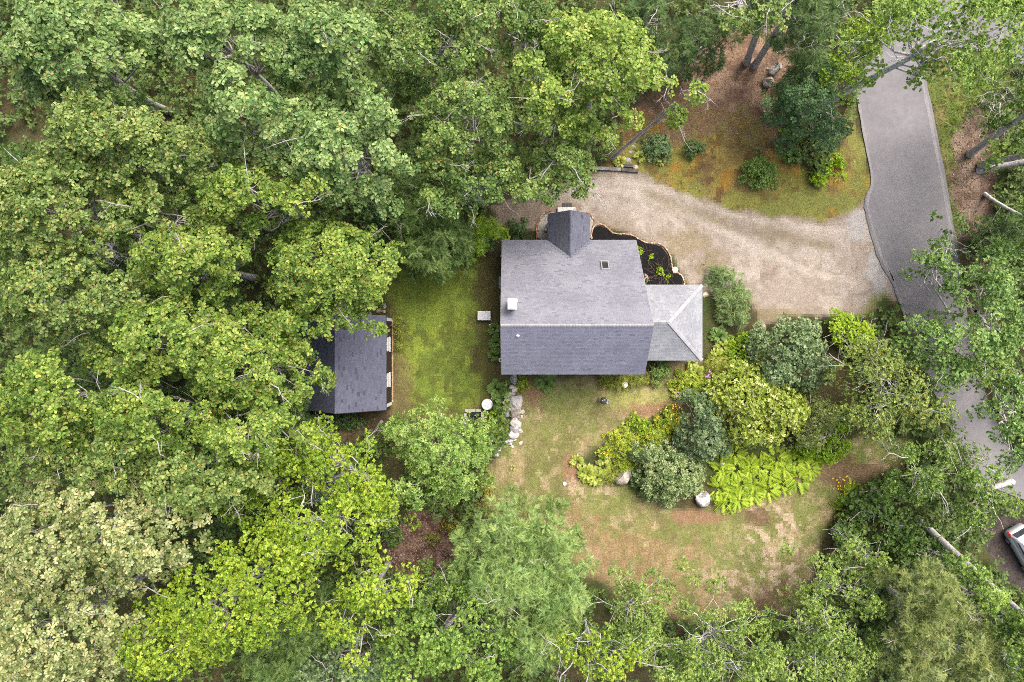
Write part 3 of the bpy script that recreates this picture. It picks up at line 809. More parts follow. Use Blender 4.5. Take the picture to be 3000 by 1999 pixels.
# ------------------------------------------------------------------ stones
def rock_mesh(seed, s, cuts=9, cols=((.30, .29, .29), (.42, .41, .40)), sub=3, name='stone'):
    r = np.random.default_rng(seed)
    bm = bmesh.new(); bmesh.ops.create_icosphere(bm, subdivisions=sub, radius=1.0)
    V = np.array([v.co[:] for v in bm.verts])
    for _ in range(cuts):
        n = r.normal(0, 1, 3); n /= np.linalg.norm(n); d = r.uniform(.55, .82)
        k = V@n-d; V = V-np.outer(np.maximum(k, 0), n)
    V = V+r.normal(0, .018, V.shape); V = V*np.array(s)
    for v, c in zip(bm.verts, V): v.co = c
    me = bpy.data.meshes.new(name); bm.to_mesh(me); bm.free(); me.materials.append(M['stone'])
    c0, c1 = np.array(cols[0]), np.array(cols[1])
    C = np.ones((len(me.polygons), 4), np.float32)
    cen = np.array([p.center[:] for p in me.polygons])
    t = fbm(cen[:, 0]+seed, cen[:, 1]+cen[:, 2], .35, 3, seed)
    k = np.clip((t-.5)*3+.5+r.normal(0, .15, len(t)), 0, 1)[:, None]
    C[:, :3] = c0*(1-k)+c1*k
    a = me.attributes.new('col', 'FLOAT_COLOR', 'FACE'); a.data.foreach_set('color', C.ravel())
    return me
def stone(px, py, rx, ry, h, seed, rz=0, parent=None, name='stone', label=None, cat='stone', cols=((.30, .29, .29), (.42, .41, .40)), group=None, sink=.3, z=0):
    s = CAM_H/FPX
    me = rock_mesh(seed, (rx*s, ry*s, h*.62), cols=cols, name=name)
    o = bpy.data.objects.new(name, me); p = W(px, py, h*.5)
    o.location = (p.x, p.y, h*.5-.12+z); o.rotation_euler = (0, 0, rz)
    link(o, parent)
    if parent is None: tag(o, label, cat, group)
    return o
GR = ((.26, .26, .27), (.40, .39, .38)); LT = ((.38, .36, .35), (.52, .50, .48)); TN = ((.34, .27, .19), (.46, .38, .28)); BR = ((.20, .17, .14), (.36, .33, .30))
wall_e = empty('stone_wall', W(1505, 1230), label='dry laid retaining wall of grey boulders curving down the lawn', cat='stone wall')
wl = [(1507,1113,14,16,.6,GR),(1502,1138,15,14,.7,LT),(1499,1152,12,9,.5,LT),(1492,1160,7,6,.35,TN),(1482,1160,8,7,.3,TN),(1508,1178,27,22,.95,GR),(1494,1197,12,24,.8,BR),(1509,1206,21,21,.85,BR),(1490,1206,10,18,.6,GR),(1509,1235,16,16,.7,LT),(1519,1243,10,13,.55,GR),(1516,1219,9,8,.4,LT),
      (1529,1207,8,7,.35,LT),(1521,1192,7,8,.35,LT),(1506,1259,18,14,.65,GR),(1497,1276,15,15,.6,GR),(1512,1275,9,10,.45,LT),(1525,1264,7,6,.25,LT),(1494,1291,9,8,.4,LT),(1486,1293,10,6,.35,LT),(1476,1297,9,9,.45,GR),(1462,1300,12,13,.5,GR),(1455,1304,7,10,.4,GR),(1495,1301,8,7,.3,LT),(1507,1289,7,5,.25,LT),(1525,1299,8,5,.2,LT),
      (1461,1313,8,10,.4,LT),(1461,1322,7,8,.35,LT),(1454,1322,7,8,.35,TN),(1448,1330,8,9,.35,LT),(1437,1329,13,11,.35,TN),(1455,1334,7,6,.25,LT),(1462,1330,5,5,.2,LT),(1478,1180,7,8,.3,GR),(1528,1222,5,5,.2,LT),(1521,1256,5,6,.25,LT),(1483,1173,6,6,.25,BR),(1500,1309,5,5,.2,LT)]
for i, (a, b, c, d, h, cc) in enumerate(wl):
    o = stone(a, b, c*1.08, d*1.08, h, 100+i, random.uniform(-.5, .5), None, 'stone', cols=cc)
    for k in ('category', 'label'):
        if k in o: del o[k]
    o.parent = wall_e; o.matrix_parent_inverse = Matrix.Translation(-wall_e.location)
stone(1124,896,9,9,.35,201,.3,label='upper grey stone of the three stones by the shed',cols=GR)
stone(1108,911,9,7,.35,202,.2,label='small tan stone nearest the oaks, one of three by the shed',cols=TN)
stone(1121,912,9,6,.33,203,-.4,label='flat buff stone beside two others north of the shed',cols=TN)
stone(1830,1397,34,22,1.1,204,.5,name='boulder',label='long grey boulder half hidden under the round pale shrub',cat='boulder',cols=BR)
stone(2060,1462,22,26,.9,205,.2,name='boulder',label='white lichen spotted boulder at the foot of the round shrub',cat='boulder',cols=((.2,.19,.18),(.58,.57,.55)))
stone(2120,1360,10,9,.5,206,label='small pale stone among the lime ferns',cols=LT)
stone(2274,200,24,15,1.0,207,.55,name='boulder',label='pointed pale boulder on the leaf litter beside the twin trunks',cat='boulder',cols=((.25,.23,.21),(.46,.44,.40)))
stone(2252,240,16,18,.7,208,name='boulder',label='dark low boulder at the edge of the dark green tree',cat='boulder',cols=BR)
stone(2250,201,6,5,.2,209,label='small flat stone lying next to the pointed boulder',cols=TN)
stone(2236,957,9,9,.4,210,label='rounded tan stone at the southern edge of the gravel',cols=TN)
stone(2278,953,7,6,.3,211,label='small white stone under the grey green dogwood',cols=LT)
stone(2224,952,4,4,.2,212,label='pebble sized stone next to the rounded tan stone',cols=LT)
stone(2067,864,10,10,.35,213,.1,label='square tan stone at the corner of the porch',cols=((.44,.36,.25),(.55,.47,.34)))
stone(2142,951,8,6,.4,214,label='light stone poking out under the feathery juniper',cols=LT)
stone(1858,429,9,6,.15,215,label='round stepping stone furthest from the timber edge',cat='stepping stone',cols=GR)
stone(1849,446,9,7,.15,216,label='pale stepping stone in the middle of the short path',cat='stepping stone',cols=BR)
stone(1840,469,10,8,.2,217,label='flat grey stepping stone just above the timber edge',cat='stepping stone',cols=GR)
stone(1862,490,9,7,.3,218,label='buff block of stone sitting behind the dark timber end',cols=TN)
stone(1814,487,9,5,.2,219,label='tan stone peeping out by the lime hosta and the timber',cols=TN)
stone(1164,1252,11,9,.5,220,label='tan stone at the rim of the ash tree crown',cols=TN)
stone(1327,680,9,8,.5,221,label='grey stone below the lime locust at the house corner',cols=GR)
stone(2046,240,8,7,.4,222,label='pale stone in leaf litter near the overhanging oak',cols=LT)
stone(2005,160,9,9,.4,223,label='white stone at the foot of the dark hemlock',cols=LT)
stone(1928,1243,9,6,.35,224,label='small buff stone at the tip of the brown mulch patch',cols=TN)
stone(2000,1345,9,8,.3,225,label='grey stone under the dark lilac',cols=GR)
# granite step and mat
a = W(1633, 609); b = W(1685, 630)
bm = bmesh.new(); add_box(bm, (0, 0, 0), (b.x-a.x, a.y-b.y, .3), bevel=.015)
o = bm_obj('granite_step', bm, M['granite']); o.location = ((a.x+b.x)/2, (a.y+b.y)/2, .12); tag(o, 'pale granite door step in front of the gabled entry', 'step')
bm = bmesh.new(); add_box(bm, (0, 0, 0), (.06, .22, .03), bevel=.005); o = bm_obj('boot_scraper', bm, M['dark']); o.location = W(1682, 615, .29); tag(o, 'black iron scraper bar on the granite step', 'boot scraper')
mat_e = empty('door_mat', W(1662, 605, .05), label='dark grey slatted mat lying in front of the granite step', cat='door mat')
M['matgrey'] = plain('mat_fibre', (.09, .09, .095), .9, .2, noise=.3, nscale=20)
for i in range(9):
    bm = bmesh.new(); add_box(bm, (0, 0, 0), (.8, .05, .03), bevel=.004); o = bm_obj('slat', bm, M['matgrey'], mat_e); o.location = (.0, -.28+i*.07, 0)
for x in (-.3, .3):
    bm = bmesh.new(); add_box(bm, (0, 0, 0), (.04, .62, .02)); o = bm_obj('runner', bm, M['matgrey'], mat_e); o.location = (x, 0, -.025)

# brick edging: single bricks laid along two curves
edge1 = [(1572,706),(1572,680),(1573,660),(1577,648),(1584,636),(1593,627),(1603,620),(1613,617)]
edge2 = [(1718,621),(1726,626),(1733,634),(1738,642),(1742,650)]
edge3 = [(1733,702),(1733,684),(1737,668),(1745,660),(1757,656),(1770,661),(1783,671),(1795,683),(1812,686),(1831,686),(1848,688),(1862,695),(1876,704),(1892,711),(1908,713),(1930,714),(1945,722),(1957,737),(1965,755),(1968,775),(1970,793)]
edge4 = [(1972,799),(1986,799),(1997,808),(2003,820),(2005,834)]
edg = empty('brick_edging', W(1730, 690), label='curving row of red and tan bricks bordering the black mulch bed', cat='edging')
bricks = [brick_mesh('brick', c, (.2, .1, .08)) for c in ((.30, .12, .07), (.34, .17, .10), (.42, .30, .22), (.38, .24, .17), (.46, .38, .32))]
for e, wts in ((edge1, (5, 3, 2, 1, 1)), (edge2, (5, 4, 1, 1, 1)), (edge3, (1, 2, 3, 3, 2)), (edge4, (1, 2, 2, 2, 4))):
    P = np.array([W(*q)[:2] for q in e]); d = np.r_[0, np.cumsum(np.hypot(*np.diff(P, axis=0).T))]
    for s in np.arange(.1, d[-1], .215):
        x = np.interp(s, d, P[:, 0]); y = np.interp(s, d, P[:, 1]); x2 = np.interp(s+.05, d, P[:, 0]); y2 = np.interp(s+.05, d, P[:, 1])
        o = bpy.data.objects.new('brick', random.choices(bricks, wts)[0]); link(o, edg)
        o.location = (x-edg.location.x+random.uniform(-.015, .015), y-edg.location.y+random.uniform(-.015, .015), .07+random.uniform(-.02, .02))
        o.rotation_euler = (random.uniform(-.08, .08), random.uniform(-.08, .08), math.atan2(y2-y, x2-x)+random.uniform(-.12, .12))
# birdbath-like pale disc at the bed
def disc_thing(name, px, py, r, prof, m, label, cat, z=0):
    bm = bmesh.new(); add_lathe(bm, prof, 32); o = bm_obj(name, bm, m, smooth=False); o.location = W(px, py, z); o.location.z = 0; tag(o, label, cat); return o
M['pale'] = plain('pale_stone', (.55, .50, .43), .8, .2, noise=.12, nscale=6)
disc_thing('round_paver', 1977, 791, .25, [(0, 0), (.25, 0), (.25, .1), (.23, .13), (0, .135)], M['pale'], 'round cream paver set into the brick edging of the mulch bed', 'paver')
# timber edging
for (x0, x1, y0, y1, m, lb) in ((1660, 1820, 489, 496, 'timber', 'long bleached landscape timber edging the gravel drive'), (1821, 1871, 497, 501, 'timber2', 'short dark timber at the end of the bleached timber')):
    a = W(x0, y0, .2); b = W(x1, y1, .2); d = b-a
    bm = bmesh.new(); add_box(bm, (0, 0, 0), (d.length, .27, .2), bevel=.02)
    bmesh.ops.subdivide_edges(bm, edges=[e for e in bm.edges if e.calc_length() > 1], cuts=12)
    for v in bm.verts: v.co += Vector((0, random.uniform(-.012, .012), random.uniform(-.012, .012)))
    o = bm_obj('landscape_timber', bm, M[m]); o.location = (a+b)/2; o.location.z = .1; o.rotation_euler = (0, 0, math.atan2(d.y, d.x)); tag(o, lb, 'timber')
a = W(1842, 486, .1); bm = bmesh.new(); add_box(bm, (0, 0, 0), (.8, .26, .16), bevel=.02); o = bm_obj('plank_step', bm, M['timber2']); o.location = (a.x, a.y, .1); tag(o, 'brown wooden plank step behind the dark timber', 'plank')
# white box on the lawn
box_e = empty('utility_box', W(1419, 926), label='white ribbed plastic utility box standing on the lawn west of the house', cat='utility box')
bm = bmesh.new(); add_box(bm, (0, 0, .27), (1.02, .70, .5), bevel=.05); bm_obj('body', bm, M['whitetop'], box_e)
bm = bmesh.new(); add_box(bm, (0, 0, .56), (1.1, .78, .09), bevel=.03); lid = bm_obj('lid', bm, M['whitetop'], box_e)
for x in (-.34, -.2, .30):
    bm = bmesh.new(); add_box(bm, (x, 0, .612), (.02, .74, .018)); bm_obj('rib', bm, M['whitetop'], lid)
for x, y in ((-.48, .33), (.48, .33), (-.48, -.33), (.48, -.33)):
    bm = bmesh.new(); add_lathe(bm, [(.03, .6), (.03, .622), (0, .622)], 10, (x, y, 0)); bm_obj('bolt', bm, M['metal'], lid)
bm = bmesh.new(); add_cyl(bm, (.52, -.3, .3), (.66, -.5, .1), .03, n=8); add_cyl(bm, (.66, -.5, .1), (.66, -.52, -.05), .03, n=8); bm_obj('hose', bm, M['metal'], box_e)
bm = bmesh.new(); add_lathe(bm, [(.09, -.02), (.09, .12), (.06, .16), (0, .17)], 12); o = bm_obj('pipe_cap', bm, M['white']); o.location = W(1435, 953); tag(o, 'tiny white pipe cap in the grass by the utility box', 'pipe cap')
# round white tank with galvanised rim and hose
tk = empty('water_tank', W(1428, 1183), label='round white topped tank with a grey rim beside the hosta', cat='tank')
bm = bmesh.new(); add_lathe(bm, [(0, 0), (.44, 0), (.45, .05), (.45, .6), (.47, .63), (.47, .68), (.44, .69), (.43, .66), (0, .66)], 40); bm_obj('drum', bm, M['metal'], tk, True)
bm = bmesh.new(); add_lathe(bm, [(.44, .665), (.43, .70), (.40, .71), (.28, .705), (.26, .73), (.0, .74)], 40); bm_obj('lid', bm, M['whitetop'], tk)
bm = bmesh.new(); pts = [(.30, .36, .5), (.38, .5, .62), (.40, .62, .5), (.32, .70, .1)]
for p, q in zip(pts, pts[1:]): add_cyl(bm, p, q, .03, n=8)
bm_obj('handle', bm, M['metal'], tk)
# fire pit of pavers with a black grate
fp = empty('fire_pit', W(1391, 1216), label='square fire pit of grey pavers with a black grate by the ash tree', cat='fire pit')
def pv(px, py, w, h):
    p = W(px, py, .2); bm = bmesh.new(); add_box(bm, (0, 0, 0), (w, h, .2), bevel=.012); o = bm_obj('paver', bm, M['paver'], fp); o.location = (p.x-fp.location.x, p.y-fp.location.y, .1+random.uniform(-.01, .01))
for x, y, w, h in ((1385,1203,.44,.24),(1401,1203,.44,.24),(1413,1215,.22,.46),(1413,1232,.22,.46),(1405,1238,.22,.22),(1369,1203,.44,.24),(1363,1220,.22,.46),(1363,1236,.22,.46)): pv(x, y, w, h)
p = W(1388, 1222, .15)
for i in range(9):
    bm = bmesh.new(); add_box(bm, (0, 0, 0), (1.1, .05, .03)); o = bm_obj('grate_bar', bm, M['dark'], fp); o.location = (p.x-fp.location.x, p.y-fp.location.y-.4+i*.1, .16)
bm = bmesh.new(); add_box(bm, (0, 0, 0), (1.2, 1.1, .06)); o = bm_obj('ash_bed', bm, M['mulch'], fp); o.location = (p.x-fp.location.x, p.y-fp.location.y, .03)
# kettle grill with bucket
gr = empty('kettle_grill', W(1765, 1172), label='black kettle barbecue with a round lid on the south lawn', cat='barbecue')
bm = bmesh.new(); add_lathe(bm, [(.08, .45), (.2, .5), (.26, .62), (.27, .72)], 28); bm_obj('bowl', bm, M['dark'], gr, True)
M['lidgrey'] = plain('charcoal_enamel', (.05, .053, .06), .3, .5)
bm = bmesh.new(); add_lathe(bm, [(.285, .72), (.285, .75), (.26, .83), (.18, .9), (.06, .93), (0, .935)], 28); ld = bm_obj('lid', bm, M['lidgrey'], gr, True)
bm = bmesh.new(); add_lathe(bm, [(.03, .93), (.03, .97), (0, .975)], 12, (-.11, .02, -.03)); bm_obj('vent_knob', bm, M['white'], ld)
for k in range(3):
    a = k*2.094+.4; bm = bmesh.new(); add_cyl(bm, (.18*math.cos(a), .18*math.sin(a), .5), (.3*math.cos(a), .3*math.sin(a), 0), .015, n=8); bm_obj('leg', bm, M['metal'], gr)
bm = bmesh.new(); add_lathe(bm, [(0, 0), (.12, 0), (.15, .3), (.16, .3), (.16, .32), (.145, .32), (.115, .03), (0, .03)], 24); o = bm_obj('bucket', bm, M['whitetop']); o.location = W(1778, 1176); tag(o, 'small white bucket beside the black kettle barbecue', 'bucket')
bm = bmesh.new(); add_lathe(bm, [(0, 0), (.12, 0), (.1, .08), (.06, .12), (.06, .72), (.1, .76), (.2, .80), (.235, .86), (.245, .88), (.225, .88), (.14, .825), (.12, .835), (0, .83)], 28); o = bm_obj('bird_bath', bm, M['granite']); o.location = W(1826, 1126); tag(o, 'pale grey bird bath in front of the yellow green cypress row', 'bird bath')
bm = bmesh.new(); add_lathe(bm, [(.1, -.05), (.16, .0), (.165, .06), (.15, .09), (.04, .11), (0, .112)], 24); o = bm_obj('well_cap', bm, M['white']); o.location = W(1654, 1417); tag(o, 'round white well cap alone in the dry lawn', 'well cap')
bm = bmesh.new(); bmesh.ops.create_icosphere(bm, subdivisions=2, radius=.06); M['yellow'] = plain('yellow_rubber', (.8, .55, .03), .5); o = bm_obj('ball', bm, M['yellow'], smooth=True); o.location = W(1579, 675, .1); tag(o, 'yellow ball on the pebbles west of the entry', 'ball')
# board leaning by the shed and planks by its corner
a = W(1113, 1246); bm = bmesh.new(); add_box(bm, (0, 0, .06), (.9, .14, .05), bevel=.01); add_box(bm, (.1, .12, .04), (.7, .1, .04), bevel=.01); o = bm_obj('board', bm, M['timber']); o.location = a; o.rotation_euler = (0, 0, 1.0); tag(o, 'weathered grey board lying between shed and ash tree', 'board')
a = W(1078, 905, .1); bm = bmesh.new()
for i in range(4): add_box(bm, (i*.14-.2, 0, .06), (.125, 1.5, .05), bevel=.008)
o = bm_obj('ramp', bm, M['siding2']); o.location = (a.x, a.y, .03); tag(o, 'grey board ramp at the north side of the shed', 'ramp')

# ------------------------------------------------------------------ silver car
def make_car():
    m_body = plain('silver_paint', (.52, .54, .57), .28, .6, .45)
    m_roof = plain('pale_roof_paint', (.66, .67, .70), .3, .6, .3)
    m_red = plain('red_lens', (.55, .012, .012), .2, .6)
    car = empty('parked_car', (0, 0, 0))
    # body by stations along x (rear = -2.25), half width, bottom, top
    st = [(-2.28, .62, .42, .72), (-2.2, .78, .30, .92), (-2.0, .88, .22, .98), (-1.4, .92, .20, 1.0), (0, .92, .2, .98), (1.1, .91, .2, .97), (1.7, .88, .22, .88), (2.1, .78, .28, .74), (2.25, .6, .36, .62)]
    bm = bmesh.new(); rings = []
    for x, w, b, t in st:
        m_ = b+(t-b)*.55
        pr = [(-w*.85, b), (-w, b+.12), (-w*1.0, m_), (-w*.93, t-.04), (-w*.85, t), (0, t+.03), (w*.85, t), (w*.93, t-.04), (w, m_), (w, b+.12), (w*.85, b), (0, b)]
        rings.append([bm.verts.new((x, y, z)) for y, z in pr])
    for A, B in zip(rings, rings[1:]):
        for i in range(len(A)):
            j = (i+1) % len(A); bm.faces.new((A[i], A[j], B[j], B[i]))
    bm.faces.new(rings[0]); bm.faces.new(rings[-1][::-1])
    bm_obj('body', bm, m_body, car, True)
    # cabin
    cs = [(-2.05, .80, .96, .97), (-1.75, .72, .97, 1.42), (-1.35, .68, .97, 1.55), (-.2, .67, .97, 1.58), (.35, .68, .97, 1.5), (1.15, .78, .96, .97)]
    bm = bmesh.new(); rings = []
    for x, w, b, t in cs:
        wb = .82
        rings.append([bm.verts.new(v) for v in ((x, -wb, b), (x, -w, t-.06), (x, -w*.85, t), (x, 0, t+.03), (x, w*.85, t), (x, w, t-.06), (x, wb, b))])
    for A, B in zip(rings, rings[1:]):
        for i in range(len(A)-1): bm.faces.new((A[i], A[i+1], B[i+1], B[i]))
    bm_obj('cabin', bm, m_body, car, True)
    bm = bmesh.new()
    P = [(-1.7, .56, 1.46), (-1.35, .58, 1.575), (-.2, .57, 1.605), (.3, .58, 1.53)]
    L = [bm.verts.new((x, -y, z)) for x, y, z in P]; C_ = [bm.verts.new((x, 0, z+.03)) for x, y, z in P]; R = [bm.verts.new((x, y, z)) for x, y, z in P]
    for i in range(3):
        bm.faces.new((L[i], C_[i], C_[i+1], L[i+1])); bm.faces.new((C_[i], R[i], R[i+1], C_[i+1]))
    bm_obj('roof', bm, m_roof, car, True)
    for s in (-1, 1):
        bm = bmesh.new(); add_box(bm, (-.7, s*.55, 1.63), (1.5, .03, .04), bevel=.01); bm_obj('roof_rail', bm, M['dark'], car)
        bm = bmesh.new(); q = [(-1.62, s*.775, 1.04), (.85, s*.80, 1.02), (.28, s*.725, 1.40), (-1.35, s*.715, 1.42)]
        bm.faces.new([bm.verts.new(v) for v in q]); bm_obj('side_window', bm, M['glass'], car)
        for x in (-1.35, 1.35):
            bm = bmesh.new(); add_cyl(bm, (x, s*.80, .33), (x, s*.945, .33), .33, n=24); w_ = bm_obj('wheel', bm, M['dark'], car)
            bm = bmesh.new()
            for k in range(5):
                a = k*1.2566; add_box(bm, (x+.11*math.cos(a), s*.95, .33+.11*math.sin(a)), (.22, .02, .06), rot=None)
            add_cyl(bm, (x, s*.93, .33), (x, s*.952, .33), .08, n=12); bm_obj('rim', bm, M['metal'], w_)
        bm = bmesh.new(); q = [(-2.27, s*.66, .72), (-2.23, s*.80, .80), (-1.82, s*.90, .95), (-1.86, s*.84, 1.015), (-2.12, s*.70, .985)]
        bm.faces.new([bm.verts.new(v) for v in q]); bmesh.ops.solidify(bm, geom=bm.faces[:], thickness=.03); bm_obj('tail_light', bm, m_red, car)
        bm = bmesh.new(); add_box(bm, (.75, s*1.0, 1.05), (.12, .2, .13), bevel=.03); bm_obj('mirror', bm, m_body, car)
    bm = bmesh.new(); q = [(-2.04, -.62, 1.05), (-2.04, .62, 1.05), (-1.80, .56, 1.40), (-1.80, -.56, 1.40)]
    bm.faces.new([bm.verts.new((v[0]-.03, v[1], v[2])) for v in q]); bm_obj('rear_window', bm, M['glass'], car)
    bm = bmesh.new(); q = [(1.08, -.68, 1.03), (1.08, .68, 1.03), (.42, .58, 1.46), (.42, -.58, 1.46)]
    bm.faces.new([bm.verts.new((v[0]+.03, v[1], v[2]+.02)) for v in q]); bm_obj('windscreen', bm, M['glass'], car)
    return car
car = make_car()
c = W(2992, 1607); car.location = (c.x+.05, c.y, .02)
car.rotation_euler = (0, 0, math.atan2(-.86, .5))
tag(car, 'silver estate car with red tail light parked under trees', 'car')

# ------------------------------------------------------------------ the person standing at the roadside
def person():
    root = empty('person', W(2683, 213), label='person in navy shirt and dark shorts holding a white controller by the road', cat='person')
    me = bpy.data.meshes.new('body_skeleton')
    J = {'pel': (0, 0, .95, .145), 'sp': (0, .0, 1.2, .15), 'ch': (0, .02, 1.40, .16), 'nk': (0, .03, 1.53, .06), 'hd': (0, .06, 1.62, .085), 'ht': (0, .06, 1.74, .07)}
    V = []; R = []; E = []; ix = {}
    for k, (x, y, z, r) in J.items(): ix[k] = len(V); V.append((x, y, z)); R.append(r)
    for a, b in (('pel', 'sp'), ('sp', 'ch'), ('ch', 'nk'), ('nk', 'hd'), ('hd', 'ht')): E.append((ix[a], ix[b]))
    def chain(start, pts):
        p = ix[start]
        for x, y, z, r in pts:
            V.append((x, y, z)); R.append(r); E.append((p, len(V)-1)); p = len(V)-1
    for s in (-1, 1):
        chain('pel', [(s*.10, 0, .86, .10), (s*.12, .02, .50, .065), (s*.14, -.01, .26, .055), (s*.15, -.02, .09, .045), (s*.17, .12, .05, .045), (s*.18, .2, .04, .035)])
        chain('ch', [(s*.20, .02, 1.42, .065), (s*.27, .05, 1.16, .05), (s*.20, .28, 1.08, .042), (s*.09, .40, 1.12, .032), (s*.06, .46, 1.13, .03)])
    me.from_pydata(V, E, []); o = bpy.data.objects.new('tmp', me); col.objects.link(o)
    o.modifiers.new('s', 'SKIN')
    for i, r in enumerate(R): me.skin_vertices[0].data[i].radius = (r, r)
    me.skin_vertices[0].data[0].use_root = True
    o.modifiers.new('ss', 'SUBSURF').levels = 2
    dg = bpy.context.evaluated_depsgraph_get(); dg.update()
    m2 = bpy.data.meshes.new_from_object(o.evaluated_get(dg)); m2.name = 'body'
    bpy.data.objects.remove(o)
    m2.materials.clear()
    for m_ in (plain('skin', (.45, .26, .18), .6), plain('navy_cotton', (.022, .028, .05), .85, .2), plain('dark_shorts', (.02, .022, .03), .85, .2), plain('black_shoe', (.012, .012, .014), .5)): m2.materials.append(m_)
    for p in m2.polygons:
        x, y, z = p.center; p.use_smooth = True
        arm = abs(x) > .22 or y > .19
        p.material_index = 3 if z < .10 else 2 if .52 < z < .98 and y < .25 else 1 if z < 1.5 and z > .9 and not (arm and z < 1.25) and y < .2 else 0
    b = bpy.data.objects.new('body', m2); link(b, root)
    bm = bmesh.new(); add_lathe(bm, [(.125, 1.66), (.12, 1.72), (.10, 1.78), (.05, 1.815), (0, 1.82)], 20); cap_v = bm
    add_box(cap_v, (0, .13, 1.67), (.17, .13, .015), bevel=.005)
    cp = bm_obj('cap', cap_v, plain('olive_cap', (.11, .12, .10), .85, .2), root, True); cp.location = (0, .04, .0)
    bm = bmesh.new()
    for s in (-1, 1):
        add_lathe(bm, [(.012, 0), (.014, .01), (0, .012)], 8, (s*.035, .145, 1.655)); add_box(bm, (s*.1, .06, 1.65), (.02, .04, .06), bevel=.006)
    add_box(bm, (0, .155, 1.63), (.025, .03, .04), bevel=.006); add_box(bm, (0, .148, 1.585), (.05, .015, .012), bevel=.003)
    bm_obj('face', bm, plain('skin_feature', (.38, .2, .14), .6), root, True)
    for s in (-1, 1):   # five bent fingers on each hand, closed round the controller
        bm = bmesh.new()
        for k in range(4):
            z = 1.15-.02*k; L = (.03, .036, .034, .026)[k]
            add_cyl(bm, (s*.06, .46, z), (s*.055, .46+L, z), .0085, n=6); add_cyl(bm, (s*.055, .46+L, z), (s*.03, .475+L, z-.006), .0078, .006, n=6)
        add_cyl(bm, (s*.055, .44, 1.16), (s*.03, .48, 1.175), .0095, .007, n=6)
        bm_obj('fingers', bm, plain('finger_skin', (.45, .26, .18), .6), root, True)
    root.rotation_euler = (0, 0, math.atan2(.55, .83)-math.pi/2-.35)
    return root
per = person()
ct = empty('controller', (0, 0, 0), label='white remote controller held in both hands by the person', cat='controller')
bm = bmesh.new(); add_box(bm, (0, 0, 0), (.17, .10, .05), bevel=.015); bm_obj('case', bm, M['white'], ct)
for s in (-1, 1):
    bm = bmesh.new(); add_cyl(bm, (s*.05, 0, .02), (s*.05, 0, .05), .008, n=8); bm_obj('stick', bm, M['dark'], ct)
    bm = bmesh.new(); add_cyl(bm, (s*.05, .05, .01), (s*.06, .13, .05), .006, n=8); bm_obj('antenna', bm, M['dark'], ct)
bm = bmesh.new(); add_box(bm, (0, .07, .05), (.15, .08, .012), bevel=.003); bm_obj('screen', bm, M['dark'], ct)
ct.matrix_world = Matrix.Translation(per.location) @ per.rotation_euler.to_matrix().to_4x4() @ Matrix.Translation((0, .50, 1.14))
bm = bmesh.new(); add_box(bm, (0, 0, .14), (.55, .36, .26), bevel=.04); o = bm_obj('case_body', bm, plain('grey_case', (.16, .16, .18), .5, noise=.1)); o.name = 'equipment_case'; o.location = W(2704, 181); o.rotation_euler = (0, 0, .6); tag(o, 'grey case on the road verge beside the person', 'case')
bm = bmesh.new(); add_box(bm, (0, 0, .29), (.16, .03, .03), bevel=.008); bm_obj('handle', bm, M['dark'], o)
# ------------------------------------------------------------------ foliage
def halves(pts):
    """pts: one side outline from base to tip (x, y>0, z); mirrored, folded along the midrib; quads"""
    P = [(0, 0, 0), (1, 0, pts[-1][2])]
    return P
def tmpl_leaf(mid, tipz=-.08):
    (x1, y1, z1), (x2, y2, z2) = mid
    V = [(0, 0, 0), (1, 0, tipz), (x2, y2, z2), (x1, y1, z1), (x2, -y2, z2), (x1, -y1, z1)]
    return np.array(V, float), np.array([(0, 3, 2, 1), (0, 1, 4, 5)])
T_OAK = (np.array([(0, 0, 0), (1, 0, -.10), (.68, .30, .04), (.34, .08, .02), (.68, -.30, .04), (.34, -.08, .02)], float),
         np.array([(3, 0, 1, 2), (5, 4, 1, 0)]))
def tmpl_kite(x, y, z, tip=-.06):
    return np.array([(0, 0, 0), (x, -y, z), (1, 0, tip), (x, y, z)], float), np.array([(0, 1, 2, 3)])
T_OVATE = tmpl_kite(.46, .36, .06)
T_SLIM = tmpl_kite(.46, .23, .05, -.12)
T_OBOV = tmpl_leaf([(.40, .18, .04), (.78, .30, .03)], -.05)
T_ROUND = tmpl_kite(.5, .48, .07)
def tmpl_spray(n=5, w=.34, needle=.045, droop=.22, back=.16):
    V = [(0, .014, 0), (0, -.014, 0), (1, 0, -droop)]; F = [(0, 1, 2, 2)]
    for i in range(n):
        x = .12+.8*i/n; z = -droop*x*x; L = w*(1-.55*x)*(1.0 if i else .7)
        for s in (-1, 1):
            b = len(V)
            V += [(x-needle, 0, z), (x+needle, 0, z), (x+back, s*L, z-.04)]
            F.append((b, b+1, b+2, b+2) if s > 0 else (b, b+2, b+1, b+1))
    return np.array(V, float), np.array(F)
T_SPRAY = tmpl_spray(5, .26, .055, .22, .18)
T_FROND = tmpl_spray(8, .23, .06, .38, .06)
T_HOSTA = (np.array([(0, .02, 0), (0, -.02, 0), (.3, 0, .16), (.3, .20, .20), (.3, -.20, .20), (.68, 0, .14), (.66, .26, .17), (.66, -.26, .17), (1, 0, -.02)], float),
           np.array([(0, 2, 3, 3), (1, 4, 2, 2), (2, 5, 6, 3), (2, 4, 7, 5), (5, 8, 6, 6), (5, 7, 8, 8)]))
T_BLADE = (np.array([(0, .03, 0), (0, -.03, 0), (.55, -.028, .22), (.55, .028, .22), (1, -.004, .12), (1, .004, .12)], float), np.array([(0, 1, 2, 3), (3, 2, 4, 5)]))

